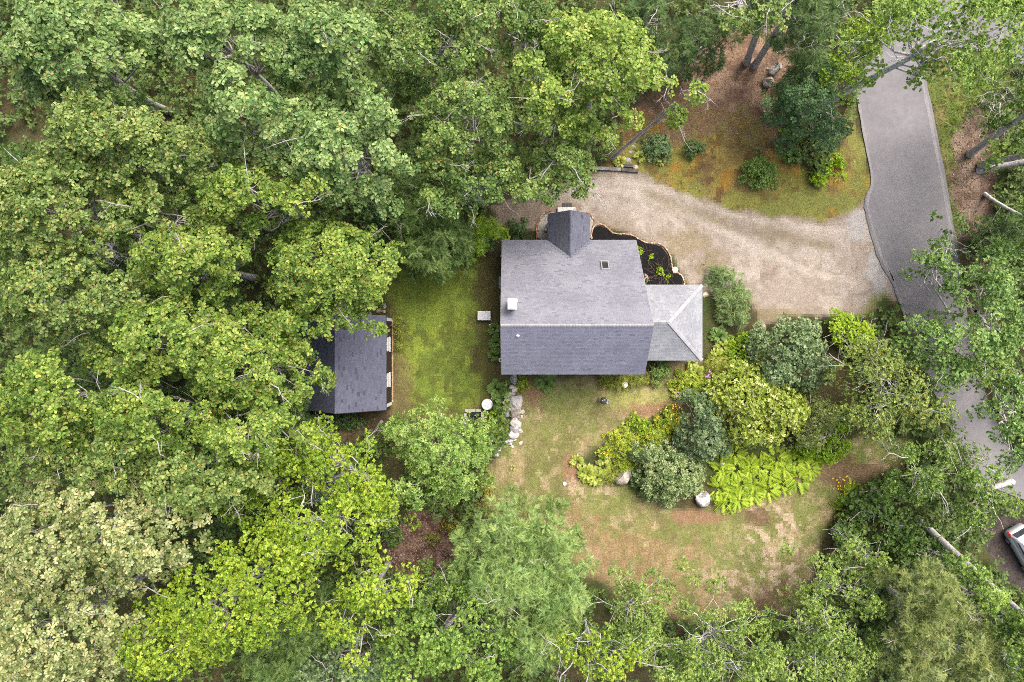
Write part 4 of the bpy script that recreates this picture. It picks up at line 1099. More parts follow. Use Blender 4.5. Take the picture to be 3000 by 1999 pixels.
def place(tm, P, D, U, S, C):
    """copies of leaf template tm: position P, axis D, up U, size S, colour C -> verts, faces, colours"""
    tv, tf = tm
    D = D/np.linalg.norm(D, axis=1)[:, None]
    Y = np.cross(U, D); Y /= np.linalg.norm(Y, axis=1)[:, None]+1e-9
    Z = np.cross(D, Y)
    V = (P[:, None, :]+S[:, None, None]*(tv[None, :, 0:1]*D[:, None]+tv[None, :, 1:2]*Y[:, None]+tv[None, :, 2:3]*Z[:, None])).reshape(-1, 3)
    n = len(P); k = len(tv)
    F = (tf[None]+k*np.arange(n)[:, None, None]).reshape(-1, 4)
    C = np.repeat(C, len(tf), 0)
    return V, F, C
def tri_split(F, C):
    """quads -> triangles, dropping the degenerate ones"""
    A = np.vstack([F[:, [0, 1, 2]], F[:, [0, 2, 3]]]); CC = np.vstack([C, C])
    ok = (A[:, 0] != A[:, 1]) & (A[:, 1] != A[:, 2]) & (A[:, 0] != A[:, 2])
    return A[ok], CC[ok]

def sp(t, L, n, pal, rs=.30, elev=.25, dens=2.6, matn='leaf', red=0.0, tilt=.35, flat=.5, hue=.05, droop=0.0, orient=0.0, odd=None):
    return dict(t=t, L=L, n=n, pal=np.array(pal, float), rs=rs, elev=elev, dens=dens, mat=matn, red=red, tilt=tilt, flat=flat, hue=hue, droop=droop, orient=orient, odd=odd)
SP = {
 'oak_pale': sp(T_OAK, (.28, .38), 8, [(.055, .115, .026), (.165, .265, .075), (.32, .42, .165)], .26, red=1.2, dens=2.1, elev=-.12, tilt=.34),
 'oak_olive': sp(T_OAK, (.24, .33), 8, [(.05, .095, .018), (.145, .225, .05), (.32, .385, .12)], .24, red=1.6, dens=2.1, tilt=.5, elev=-.05),
 'oak_yellow': sp(T_OAK, (.24, .33), 8, [(.05, .105, .014), (.15, .245, .036), (.33, .41, .09)], .24, red=1.6, dens=2.1, tilt=.45, elev=-.08),
 'oak_green': sp(T_OAK, (.22, .31), 7, [(.04, .09, .018), (.125, .21, .045), (.27, .36, .10)], .24, red=1.2, dens=2.1, elev=-.1),
 'oak_lit': sp(T_OAK, (.24, .33), 8, [(.085, .16, .02), (.20, .30, .048), (.38, .46, .115)], .25, red=1.0, dens=2.1, elev=-.1),
 'chestnut': sp(T_OBOV, (.18, .26), 8, [(.08, .125, .03), (.24, .285, .10), (.46, .47, .24)], .23, red=.8, dens=2.3, tilt=.45, elev=-.05),
 'maple_bright': sp(T_ROUND, (.10, .15), 7, [(.075, .15, .010), (.20, .31, .024), (.37, .45, .055)], .165, dens=2.2, tilt=.5),
 'maple_mid': sp(T_ROUND, (.11, .16), 7, [(.055, .12, .018), (.16, .27, .045), (.30, .41, .09)], .175, dens=2.2, tilt=.5),
 'maple_cool': sp(T_ROUND, (.12, .17), 7, [(.055, .125, .024), (.16, .275, .065), (.30, .42, .13)], .185, dens=2.2, tilt=.5),
 'ash': sp(T_SLIM, (.18, .26), 7, [(.06, .13, .018), (.18, .29, .058), (.34, .45, .13)], .21, dens=2.5, tilt=.5),
 'birch': sp(T_OVATE, (.11, .16), 6, [(.055, .115, .018), (.16, .255, .048), (.31, .40, .10)], .165, dens=2.2, tilt=.6),
 'birch_yellow': sp(T_OVATE, (.12, .17), 6, [(.06, .11, .02), (.18, .25, .055), (.35, .40, .11)], .18, dens=2.1, tilt=.6, odd=((.40, .32, .05), .03)),
 'pine_soft': sp(T_SPRAY, (.40, .60), 5, [(.07, .13, .028), (.175, .275, .075), (.30, .40, .13)], .23, elev=.15, dens=2.2, matn='leaf_matt', orient=1.2, droop=.1),
 'cedar': sp(T_SPRAY, (.32, .48), 6, [(.07, .11, .025), (.185, .235, .07), (.33, .37, .13)], .21, elev=.25, dens=2.3, matn='leaf_matt', orient=.9),
 'hemlock': sp(T_SPRAY, (.42, .70), 5, [(.035, .075, .014), (.095, .16, .036), (.19, .27, .08)], .25, elev=.05, dens=2.3, matn='leaf_matt', orient=1.6, droop=.3),
 'hemlock_dark': sp(T_SPRAY, (.38, .62), 5, [(.028, .06, .014), (.065, .12, .032), (.13, .20, .06)], .25, elev=.05, dens=2.2, matn='leaf_matt', orient=1.2, droop=.3),
 'dark_broad': sp(T_OAK, (.22, .32), 7, [(.03, .075, .024), (.075, .15, .05), (.16, .26, .10)], .26, dens=2.1, elev=-.05),
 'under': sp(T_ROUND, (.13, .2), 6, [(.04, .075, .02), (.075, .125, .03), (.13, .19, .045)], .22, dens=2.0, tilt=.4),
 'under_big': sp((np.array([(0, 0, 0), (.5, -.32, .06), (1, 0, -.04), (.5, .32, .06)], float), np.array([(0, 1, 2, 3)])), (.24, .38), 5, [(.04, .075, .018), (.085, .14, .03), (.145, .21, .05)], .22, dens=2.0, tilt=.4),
 'lime': sp(T_ROUND, (.10, .15), 6, [(.14, .25, .012), (.25, .38, .02), (.36, .48, .045)], .14, dens=2.6, tilt=.5),
 'locust': sp(T_FROND, (.30, .45), 6, [(.12, .22, .015), (.20, .32, .02), (.29, .40, .045)], .2, elev=.1, dens=2.2, orient=.5, droop=.2),
 'lilac': sp(T_OVATE, (.14, .20), 6, [(.05, .095, .035), (.125, .19, .08), (.25, .32, .165)], .165, dens=2.4, tilt=.5),
 'dogwood': sp(T_OVATE, (.15, .22), 6, [(.055, .105, .035), (.15, .225, .09), (.30, .38, .19)], .185, dens=2.4, tilt=.5),
 'pale_shrub': sp(T_OBOV, (.14, .20), 6, [(.06, .11, .03), (.18, .255, .095), (.40, .46, .22)], .15, dens=2.6, tilt=.5),
 'hydrangea_tree': sp(T_OVATE, (.14, .2), 6, [(.12, .18, .018), (.25, .33, .04), (.40, .46, .10)], .17, dens=2.4, tilt=.5, odd=((.58, .60, .27), .13)),
 'olive_fine': sp(T_SLIM, (.12, .18), 6, [(.11, .155, .03), (.22, .275, .075), (.36, .40, .14)], .15, dens=2.4, tilt=.6),
 'box': sp(T_OVATE, (.08, .12), 6, [(.065, .135, .02), (.16, .27, .055), (.28, .39, .11)], .10, dens=2.8, tilt=.5),
 'rhodo': sp(T_SLIM, (.16, .22), 7, [(.06, .12, .04), (.14, .23, .09), (.28, .37, .18)], .17, dens=2.5, tilt=.35),
 'dark_shrub': sp(T_OVATE, (.10, .15), 6, [(.035, .065, .025), (.065, .11, .045), (.11, .165, .075)], .13, dens=2.4, tilt=.5),
 'juniper': sp(T_SPRAY, (.30, .46), 5, [(.07, .13, .03), (.16, .245, .085), (.29, .37, .15)], .2, elev=.3, dens=2.0, matn='leaf_matt', orient=1.2),
 'cypress_gold': sp(T_SPRAY, (.22, .36), 5, [(.13, .17, .025), (.23, .27, .04), (.34, .36, .075)], .16, elev=.35, dens=2.6, matn='leaf_matt', orient=.6),
 'perennial': sp(T_OBOV, (.11, .17), 7, [(.16, .235, .02), (.30, .39, .035), (.44, .50, .075)], .14, dens=2.8, tilt=.4, odd=((.50, .36, .02), .03)),
 'bluepine': sp(T_SPRAY, (.30, .45), 5, [(.09, .125, .085), (.14, .185, .13), (.20, .25, .18)], .2, elev=.3, dens=2.2, matn='leaf_matt', orient=.8),
 'autumn': sp(T_ROUND, (.09, .14), 6, [(.13, .15, .02), (.22, .20, .025), (.34, .22, .03)], .15, dens=2.2, tilt=.5),
}
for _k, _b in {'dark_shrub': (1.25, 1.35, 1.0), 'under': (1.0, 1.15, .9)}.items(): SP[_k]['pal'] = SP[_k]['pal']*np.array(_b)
tri_total = 0
def leaves_from_rosettes(P, Nn, O, S, r, tone):
    """P rosette centres, Nn their normals, O outward dirs, S species"""
    n = S['n']; N = len(P)
    e1 = np.cross(Nn, r.normal(0, 1, (N, 3))); e1 /= np.linalg.norm(e1, axis=1)[:, None]
    e2 = np.cross(Nn, e1)
    a = (np.arange(n)[None]*2*np.pi/n+r.normal(0, .28, (N, n)))
    el = S['elev']*r.normal(.6, 1.0, (N, n))-S['droop']
    D = np.cos(a)[..., None]*e1[:, None]+np.sin(a)[..., None]*e2[:, None]+el[..., None]*Nn[:, None]+S['orient']*O[:, None]
    U = np.repeat(Nn[:, None], n, 1)+r.normal(0, .25, (N, n, 3))
    L = r.uniform(*S['L'], (N, n))
    base = np.repeat(P[:, None], n, 1)+r.normal(0, .02, (N, n, 3))
    k = np.clip(tone[:, None]+r.normal(0, .24, (N, n)), 0, 1)[..., None]
    pal = S['pal']
    C = np.where(k < .5, pal[0]+(pal[1]-pal[0])*k*2, pal[1]+(pal[2]-pal[1])*(k-.5)*2)
    C = C*r.uniform(.85, 1.15, (N, 1, 1)); hs = r.normal(0, S['hue'], (N, 1, 1)); C = C*np.concatenate([1+hs, 1+hs*.25, 1-hs*.6], -1).clip(.5, 1.5)
    if S['odd'] is not None:
        o = r.random((N, 1)) < S['odd'][1]
        C = np.where(o[..., None], np.array(S['odd'][0])*r.uniform(.8, 1.1, (N, n, 1)), C)
    V, F, C2 = place(S['t'], base.reshape(-1, 3), D.reshape(-1, 3), U.reshape(-1, 3), L.reshape(-1), C.reshape(-1, 3))
    if S['red'] > 0:          # russet bud at the middle of a rosette
        s = r.random(N) < S['red']*.5
        Pb = P[s]+Nn[s]*.05; m = len(Pb)
        if m:
            tb = (np.array([(-.5, 0, 0), (0, -.35, 0), (.5, 0, .1), (0, .35, 0)], float), np.array([(0, 1, 2, 3)]))
            cb = np.array((.24, .09, .03))*r.uniform(.7, 1.2, (m, 1))
            v2, f2, c2 = place(tb, Pb, e1[s]+.0, Nn[s], np.full(m, .10), cb)
            F = np.vstack([F, f2+len(V)]); V = np.vstack([V, v2]); C2 = np.vstack([C2, c2])
    return V, F, C2

def crown(parent, clumps, S, r, name='crown', treetone=0.0, centre=None, under=.5):
    """clumps: list of (centre, radius, outward)"""
    global tri_total
    Ps, Ns, Os, Ts = [], [], [], []
    for c, R, o in clumps:
        area = math.pi*R*R; ra = (S['rs']+.0)**2*math.pi*.8
        n = max(6, int(S['dens']*area/ra*.80))
        rr = R*np.sqrt(r.random(n))*(1+.12*r.normal(0, 1, n)); th = r.random(n)*2*np.pi
        h = np.sqrt(np.clip(1-(rr/R/1.05)**2, 0, 1))*R*S['flat']
        low = r.random(n) < .2
        z = np.where(low, -h*r.random(n)*1.2-.15, h)+r.normal(0, .08, n)
        d = np.stack([np.cos(th)*rr, np.sin(th)*rr, z], 1)
        Ps.append(c+d)
        oo = np.stack([np.cos(th), np.sin(th), 0*th], 1)*(rr/R)[:, None]
        nn = np.array([0, 0, 1.])+.55*oo+.35*np.array(o)+S['tilt']*r.normal(0, 1, (n, 3))
        nn[:, 2] = np.abs(nn[:, 2])+.15
        Ns.append(nn/np.linalg.norm(nn, axis=1)[:, None]); Os.append(oo*.8+np.array(o)*.5)
        Ts.append(np.clip(.5+treetone+r.normal(0, .11)+r.normal(0, .17, n), 0, 1))
    P = np.vstack(Ps); Nn = np.vstack(Ns); O = np.vstack(Os); T = np.concatenate(Ts)
    V, F, C = leaves_from_rosettes(P, Nn, O, S, r, T)
    if centre is not None: V = V-np.array(centre)
    F, C = tri_split(F, C)
    tri_total += len(F)
    return np_obj(name, V, F, M[S['mat']], parent, fcol=C)

def tube(pts, radii, sides=5):
    pts = np.asarray(pts, float); n = len(pts)
    t = np.gradient(pts, axis=0); t /= np.linalg.norm(t, axis=1)[:, None]+1e-9
    ref = np.array([.3, .9, .2]); a = np.cross(t, ref); a /= np.linalg.norm(a, axis=1)[:, None]+1e-9; b = np.cross(t, a)
    th = np.arange(sides)*2*np.pi/sides
    V = (pts[:, None]+np.asarray(radii)[:, None, None]*(np.cos(th)[None, :, None]*a[:, None]+np.sin(th)[None, :, None]*b[:, None])).reshape(-1, 3)
    F = []
    for i in range(n-1):
        for k in range(sides):
            j = (k+1) % sides; F.append((i*sides+k, i*sides+j, (i+1)*sides+j, (i+1)*sides+k))
    return V, np.array(F)
class Wood:
    def __init__(s): s.V = []; s.F = []; s.C = []; s.n = 0
    def add(s, pts, radii, c, sides=5):
        v, f = tube(pts, radii, sides); s.V.append(v); s.F.append(f+s.n); s.n += len(v); s.C.append(np.tile(c, (len(f), 1))*rng.uniform(.8, 1.2, (len(f), 1)))
    def build(s, name, parent, centre):
        return np_obj(name, np.vstack(s.V)-np.array(centre), np.vstack(s.F), M['bark'], parent, fcol=np.vstack(s.C), smooth=True)
def bend(p, q, r, amp=.12, n=5, sag=.0):
    p = np.array(p, float); q = np.array(q, float); L = np.linalg.norm(q-p)
    t = np.linspace(0, 1, n)[:, None]
    off = r.normal(0, amp*L, (n, 3)); off[0] = 0; off[-1] = 0; off[:, 2] *= .5
    m = p+(q-p)*t+off*.45
    m[:, 2] += sag*L*np.sin(t[:, 0]*np.pi)
    return m
def dead_twigs(w, root, d, L, c, r, depth=3):
    """a bare forked branch"""
    root = np.array(root, float); d = np.array(d, float)/np.linalg.norm(d)
    q = root+d*L; P = bend(root, q, r, .10, 4)
    rad = .032*L**.8*{3: 1, 2: .6, 1: .4}[depth]
    w.add(P, np.linspace(rad, rad*.45, 4), c, 4)
    if depth > 1:
        for k in range(r.integers(2, 4)):
            t = r.uniform(.35, .95); b = root+(q-root)*t
            dd = d+r.normal(0, .65, 3); dd[2] *= .5
            dead_twigs(w, b, dd, L*r.uniform(.4, .65), c, r, depth-1)

BARK = {'grey': (.30, .285, .27), 'white': (.55, .54, .52), 'brown': (.13, .10, .08), 'pale': (.40, .38, .365)}
seedc = 1000
def tree(species, ells, zt, depth, label, name='oak_tree', cat='tree', base=None, lean=None, bark='pale', trunk_r=.24, spacing=1.08, gap=.04, limbs=14, dead=3, R=None, group=None, tone=0.0, low=.28, twigL=1.6, fork=1, basew=None, limb_t=.55, out=1.10):
    """ells: crown outline as ellipses (px, py, rx, ry) of the photo, laid out at the height of the crown"""
    global seedc
    seedc += 1; r = np.random.default_rng(seedc)
    S = SP[species]; zm = zt-depth*.45
    E = []
    for px, py, rx, ry in ells:
        c = W(px, py, zm); s = (CAM_H-zm)/FPX; E.append((c.x, c.y, rx*s, ry*s))
    cx = np.average([e[0] for e in E], weights=[e[2]*e[3] for e in E]); cy = np.average([e[1] for e in E], weights=[e[2]*e[3] for e in E])
    x0 = min(e[0]-e[2] for e in E); x1 = max(e[0]+e[2] for e in E); y0 = min(e[1]-e[3] for e in E); y1 = max(e[1]+e[3] for e in E)
    Rr = R or spacing*.78
    clumps = []
    rows = int((y1-y0)/(spacing*.866))+2
    for i in range(rows):
        for j in range(int((x1-x0)/spacing)+2):
            x = x0+(j+.5*(i % 2))*spacing+r.normal(0, .24*spacing); y = y0+i*spacing*.866+r.normal(0, .24*spacing)
            q = min(math.hypot((x-e[0])/max(e[2]-Rr*.55, .3), (y-e[1])/max(e[3]-Rr*.55, .3)) for e in E)
            if q > 1.0+r.normal(0, .10) or r.random() < gap: continue
            z = zt-depth*min(q, 1)**2.2-abs(r.normal(0, .12*depth))-.4*r.random()
            o = np.array([x-cx, y-cy, 0]); L = np.linalg.norm(o); o = o/(L+1e-6)*min(1, q)
            clumps.append((np.array([x, y, z]), Rr*r.uniform(.75, 1.2), o))
            if r.random() < low: clumps.append((np.array([x, y, z])+np.array([r.normal(0, .5), r.normal(0, .5), -r.uniform(.9, 2.2)*max(.4, min(1, depth/4))]), Rr*r.uniform(.8, 1.1), o))
    if not clumps: clumps.append((np.array([cx, cy, zm]), Rr, np.zeros(3)))
    bx, by = (cx*(out if zt > 6 else 1), cy*(out if zt > 6 else 1)) if base is None and basew is None else (basew if basew is not None else tuple(W(*base)[:2]))
    root = empty(name, (bx, by, 0), label=label, cat=cat, group=group)
    ctr = (bx, by, 0)
    crown(root, clumps, S, r, 'crown', tone, ctr)
    # trunk, limbs and bare twigs
    w = Wood(); bc = np.array(BARK[bark]); top = np.array([cx, cy, max(zt-depth*.9, zt*.45)]) if lean is None else np.array([*lean, zt*.7])
    for k in range(fork):
        dx = 0 if fork == 1 else (k-(fork-1)/2)*trunk_r*2.6
        T = bend((bx+dx, by-dx*.4, -.15), top+np.array([dx*2.5, -dx, 0]), r, .0, 8); T[:, :2] += (np.sin(np.linspace(0, 1, 8)*np.pi*r.uniform(1, 2))*r.normal(0, .25))[:, None]*r.normal(0, 1, 2)[None]*.7
        rad = np.linspace(trunk_r*1.15, trunk_r*.55, 8); rad[0] *= 1.25
        w.add(T, rad, bc, 8)
        cs = [c for c in clumps]; r.shuffle(cs) if False else None
        order = r.permutation(len(clumps))[:limbs]
        for i in order:
            c = clumps[i][0]; t = r.uniform(limb_t, 1.0); ti = int(t*7); b = T[ti]
            P = bend(b, c+np.array([0, 0, -.1]), r, .13, 6, .06)
            r0 = trunk_r*.36*r.uniform(.7, 1.1)
            w.add(P, np.linspace(r0, .018, 6), bc, 5)
            for _ in range(2):
                j = r.integers(2, 5); e = P[j]+np.array([r.normal(0, .8), r.normal(0, .8), r.uniform(.1, .7)])
                w.add(bend(P[j], e, r, .12, 4), np.linspace(r0*.45, .012, 4), bc, 4)
    for _ in range(int(dead*.75+.3)):
        c, R_, o = clumps[r.integers(len(clumps))]
        d = np.array([r.normal(0, 1), r.normal(0, 1), .22]); d[:2] += 1.2*o[:2]
        dead_twigs(w, c+np.array([0, 0, R_*S['flat']*.75+.05]), d, twigL*r.uniform(.6, 1.1), np.array((.33, .315, .30)), r)
    w.build('trunk', root, ctr)
    return root

def shrub(species, px, py, rx, ry, h, label, name='shrub', cat='shrub', group=None, spacing=None, tone=0.0, gap=.04, stems=True, ells=None, depth=None):
    ells = ells or [(px, py, rx, ry)]
    sp_ = spacing or max(.28, min(.8, min(rx, ry)*CAM_H/FPX*.42))
    return tree(species, ells, h, depth if depth is not None else h*.62, label, name, cat, bark='brown', trunk_r=.05+.02*h, spacing=sp_, gap=gap, limbs=8, dead=0, group=group, tone=tone, low=.25)

def rosette_plant(name, tm, px, py, rpx, n, label, cat, pal, h=.35, matn='leaf', group=None, wid=(.55, 1.05), arch=.5, lean=None):
    """leaves springing from one crown: hosta, fern, day lily"""
    global seedc
    seedc += 1; r = np.random.default_rng(seedc); p = W(px, py, 0); R = rpx*CAM_H/FPX
    a = r.random(n)*2*np.pi; ring = np.sqrt(r.random(n))
    el = (1-ring)*1.0+.12+r.normal(0, .1, n)
    D = np.stack([np.cos(a), np.sin(a), el*arch*1.6], 1)
    if lean is not None: D = D+np.array(lean)
    P = np.stack([np.cos(a)*ring*R*.38, np.sin(a)*ring*R*.38, .05+(1-ring)*h*.7+0*a], 1)
    L = R*r.uniform(*wid, n)*.72
    k = np.clip(.5+r.normal(0, .25, n), 0, 1)[:, None]; pal = np.array(pal)
    C = np.where(k < .5, pal[0]+(pal[1]-pal[0])*k*2, pal[1]+(pal[2]-pal[1])*(k-.5)*2)
    U = np.tile([0, 0, 1.], (n, 1))+r.normal(0, .2, (n, 3))
    V, F, C2 = place(tm, P, D, U, L, C)
    F, C2 = tri_split(F, C2)
    o = np_obj(name, V, F, M[matn], None, fcol=C2); o.location = (p.x, p.y, 0)
    tag(o, label, cat, group); return o
HG = [(.07, .135, .03), (.13, .22, .045), (.21, .31, .08)]
HY = [(.17, .23, .03), (.29, .35, .055), (.43, .46, .12)]
FG = [(.16, .25, .018), (.28, .40, .03), (.42, .52, .06)]
FD = [(.08, .15, .02), (.15, .235, .03), (.23, .32, .06)]
# ------------------------------------------------------------------ the oak wood to the west and north (crown outlines in photo pixels)
O = 'oak_tree'
wood = 'canopy trees of the surrounding wood'
def T(*a, **k):
    k.setdefault('group', wood); return tree(*a, **k)
T('oak_pale', [(170,110,240,170)], 20, 4.5, 'pale blue green oak filling the top left corner', O, dead=3)
T('oak_pale', [(640,110,230,160),(560,30,150,90)], 20, 4.5, 'pale oak on the top edge, second crown from the top left corner', O, dead=3)
T('oak_pale', [(930,120,190,160)], 19.5, 4.2, 'pale oak on the top edge right of the second crown from the left corner', O, dead=4)
T('oak_olive', [(330,430,300,150),(250,330,120,80)], 20, 4.5, 'olive oak below the top left corner with a forked grey limb', O, dead=6)
T('oak_pale', [(720,330,170,110),(640,250,100,70)], 20, 4.0, 'pale green oak north of the yellow oaks with broad leaf stars', O, dead=3)
T('oak_pale', [(980,440,190,160),(1090,330,70,80),(1110,470,60,70)], 18.5, 4.5, 'large pale green oak reaching right to the dark gap in the wood', O, dead=6)
T('oak_olive', [(110,610,250,190)], 20.5, 4.5, 'olive oak on the left edge above the thick dark trunk', O, dead=5)
T('oak_olive', [(420,640,150,120)], 19, 3.8, 'small olive oak behind the dark gap, left of the yellow oaks', O, dead=3)
T('oak_yellow', [(720,570,190,110),(880,560,90,80)], 19, 4.0, 'yellow green oak under the pale oaks with russet buds', O, dead=4)
T('oak_yellow', [(930,790,200,180),(1040,800,80,110),(860,960,100,90)], 16.5, 4.5, 'yellow green oak leaning over the shed roof from the north', O, basew=(-13.0, 5.2), dead=6, limbs=18)
T('oak_yellow', [(520,760,180,130)], 19.5, 4.2, 'yellow green oak with a bare forked branch, west of the oak over the shed', O, dead=6)
T('oak_olive', [(150,870,230,150)], 20.5, 4.5, 'olive oak on the left edge halfway down the photo', O, dead=4)
T('oak_yellow', [(450,1000,200,140)], 19.5, 4.3, 'yellow green oak left of the shed with a dark gap beside it', O, dead=5)
T('oak_yellow', [(710,1090,180,140),(640,1000,120,90)], 17.5, 4.8, 'yellow green oak touching the west side of the shed roof', O, basew=(-18.6, -2.4), dead=6, limbs=18)
T('oak_yellow', [(120,1180,220,170)], 20.5, 4.5, 'yellow green oak on the left edge above the cream crowned tree', O, dead=5)
T('oak_yellow', [(400,1230,190,130)], 19.5, 4.4, 'yellow green oak with long bare limbs, right of the left edge oak', O, dead=7)
T('oak_yellow', [(690,1290,170,110)], 18.5, 4.4, 'yellow green oak south west of the shed with dead twigs', O, dead=7)
T('oak_olive', [(560,1420,200,110),(300,1380,150,80)], 18.5, 4.0, 'russet flecked olive oak between the cream tree and the bright maple', O, dead=6)
T('chestnut', [(150,1600,270,200),(420,1590,150,110)], 20.5, 5.0, 'cream leaved chestnut oak, larger one, at the lower left', 'chestnut_oak', dead=7)
T('chestnut', [(130,1880,240,200)], 20.5, 5.0, 'cream leaved chestnut oak in the bottom left corner', 'chestnut_oak', dead=5)
T('maple_bright', [(900,1600,170,130),(1010,1560,110,110)], 17.5, 4.5, 'bright yellow green maple above its larger neighbour, lower left', 'maple_tree', dead=4, spacing=1.05)
T('maple_bright', [(640,1800,250,160),(460,1900,150,130),(760,1700,160,110)], 19, 5.0, 'largest bright yellow green maple, at the bottom left', 'maple_tree', dead=4, spacing=1.05, limbs=20)
T('maple_bright', [(930,1350,180,110),(1060,1400,90,130),(860,1440,90,80)], 14, 4.5, 'yellow green maple with a white forked trunk south of the shed', 'maple_tree', base=(1010,1330), dead=9, spacing=1.0, bark='white', gap=.22, limbs=20)
T('maple_bright', [(1090,1480,80,90),(1010,1450,70,70)], 13, 4, 'small yellow green maple with a pale bare fork', 'maple_tree', dead=6, spacing=.95, twigL=2.4)
T('maple_bright', [(1090,1730,130,100),(1000,1830,100,60),(1060,1900,80,50)], 16, 4.2, 'ragged yellow green maple with a grey crooked trunk by the leaf pit', 'maple_tree', dead=6, spacing=1.0, gap=.2)
T('ash', [(1290,1320,155,130),(1330,1400,110,100),(1210,1440,80,70),(1180,1260,60,50)], 11, 5.0, 'rounded fresh green ash tree beside the fire pit', 'ash_tree', dead=1, spacing=.85, trunk_r=.2, gap=.03, tone=.05)
T('bluepine', [(950,1425,45,50)], 11.5, 3.0, 'small grey green pine among yellow green maples', 'pine_tree', dead=1, spacing=.6, limbs=6)
T('pine_soft', [(1500,1560,120,80),(1620,1590,100,80),(1480,1690,180,130),(1620,1740,130,110),(1570,1870,140,110)], 13, 5.0, 'feathery soft green pine at the edge of the south lawn', 'pine_tree', spacing=.95, dead=9, gap=.05, limbs=22, trunk_r=.25)
T('birch', [(1305,1715,75,55),(1230,1770,110,80)], 11, 4, 'grey green willow like tree below the leaf pit', 'willow_tree', dead=1, spacing=.85, tone=-.2)
T('maple_mid', [(1270,1880,170,130),(1420,1930,110,90),(1180,1960,100,60)], 15.5, 4.5, 'light green maple on the bottom edge between pines', 'maple_tree', dead=4, spacing=.95)
T('dogwood', [(1050,1950,130,80),(930,1980,100,50)], 12.5, 4, 'grey green tree on the bottom edge right of the bright maple', 'willow_tree', dead=2, spacing=.9, tone=-.1)
T('hemlock', [(860,1850,130,120),(800,1960,120,70)], 12.5, 5, 'dark green hemlock in the shade of the bright maple', 'hemlock_tree', dead=2, spacing=.95)
T('maple_bright', [(1760,1930,160,70),(1700,1870,70,60)], 15, 4.0, 'sparse yellow green tree on the bottom edge with white twigs', 'birch_tree', trunk_r=.13, dead=9, spacing=1.0, gap=.3, bark='white', twigL=2.2)
T('birch', [(1880,1790,110,90),(1840,1860,140,80),(1850,1720,60,50)], 11, 4.5, 'green birch poking into the south lawn from the bottom', 'birch_tree', trunk_r=.13, dead=4, spacing=.85, bark='white', gap=.12, tone=.1)
T('birch', [(2080,1810,70,80),(2150,1820,90,80),(2040,1900,110,80),(2200,1910,110,80)], 11.5, 4.5, 'open birch with a white forked trunk at the bottom edge', 'birch_tree', base=(2030,1930), dead=6, spacing=.85, bark='white', gap=.25, limbs=24, tone=.1, trunk_r=.16)
T('birch', [(2010,1970,160,60),(2200,1980,140,50)], 13, 4, 'light green birch in the bottom edge right of the sparse tree', 'birch_tree', trunk_r=.13, dead=3, spacing=.85, bark='white', tone=.2)
T('birch', [(2410,1690,60,80),(2400,1780,70,60),(2530,1760,80,60)], 10, 4.5, 'yellow green birch bordering the bare south east lawn', 'birch_tree', trunk_r=.13, dead=2, spacing=.85, tone=.2, gap=.08)
T('birch', [(2560,1640,80,50),(2490,1620,40,40)], 8, 3, 'small yellow green birch near the fallen looking grey trunk', 'birch_tree', trunk_r=.13, dead=2, spacing=.8, tone=.1)
T('birch', [(2420,1870,130,100),(2350,1790,50,60),(2540,1900,80,70)], 11, 4.5, 'green birch thicket tree right of the open white birch', 'birch_tree', trunk_r=.13, dead=4, spacing=.9, gap=.12, tone=.0)
T('birch', [(2330,1970,120,60),(2480,1990,120,50)], 12, 4, 'pale green birch in the bottom edge right of centre', 'birch_tree', trunk_r=.13, dead=2, spacing=.9, tone=.15)
T('cedar', [(2740,1760,120,90),(2690,1850,100,80)], 12.5, 5, 'olive cedar with bare white twigs, upper of two at lower right', 'cedar_tree', dead=8, spacing=.9, limbs=16)
T('cedar', [(2840,1920,150,110),(2690,1960,110,70)], 13, 5, 'olive cedar in the bottom edge near the right corner', 'cedar_tree', dead=9, spacing=.9, limbs=16)
T('maple_mid', [(2940,1800,90,90),(2900,1740,60,50)], 12, 4, 'fresh green maple below the parked car', 'maple_tree', dead=2, spacing=.95)
T('maple_mid', [(2980,1960,60,70)], 12, 4, 'fresh green maple in the bottom right corner', 'maple_tree', dead=1, spacing=.95, tone=.1)
T('maple_mid', [(2910,1420,90,70),(2940,1490,60,40),(2880,1540,50,50)], 10, 4, 'yellowish green maple hanging over the parked car', 'maple_tree', dead=5, spacing=.9, basew=(42.5, -12.0), gap=.15)
T('birch', [(2700,1420,90,70),(2800,1390,70,50),(2690,1350,70,40)], 8.5, 3.5, 'dark green birch with long bare stems south of the asphalt gap', 'birch_tree', trunk_r=.13, dead=8, spacing=.85, tone=-.25, gap=.2, twigL=2.0, bark='white')
T('maple_cool', [(2890,840,110,120),(2950,960,120,120),(2860,1010,110,90),(2960,760,70,80)], 9.5, 4.5, 'large fresh green maple leaning over the asphalt road', 'maple_tree', basew=(41.0, .5), dead=4, spacing=.95, gap=.04, tone=.1, limbs=20)
T('maple_cool', [(2980,1140,70,90),(2960,1230,70,70),(2990,1330,60,60)], 9.5, 4, 'green maple on the right edge below the large road maple', 'maple_tree', dead=4, spacing=.95, basew=(42, -5.5), gap=.1)
T('birch_yellow', [(2560,1060,110,90),(2640,1150,130,110),(2560,1230,100,70),(2730,1210,90,60)], 8.5, 4.0, 'yellow flecked birch spreading south of the gravel drive', 'birch_tree', trunk_r=.13, dead=9, spacing=.9, gap=.12, bark='white', limbs=20)
T('maple_cool', [(2800,660,50,50),(2840,620,35,30),(2790,740,45,35)], 7.5, 2.8, 'small aspen sprig with a white stem over the road', 'aspen_tree', basew=(37.6, 4.0), dead=3, spacing=.75, bark='white', trunk_r=.09, gap=.15, limbs=8)
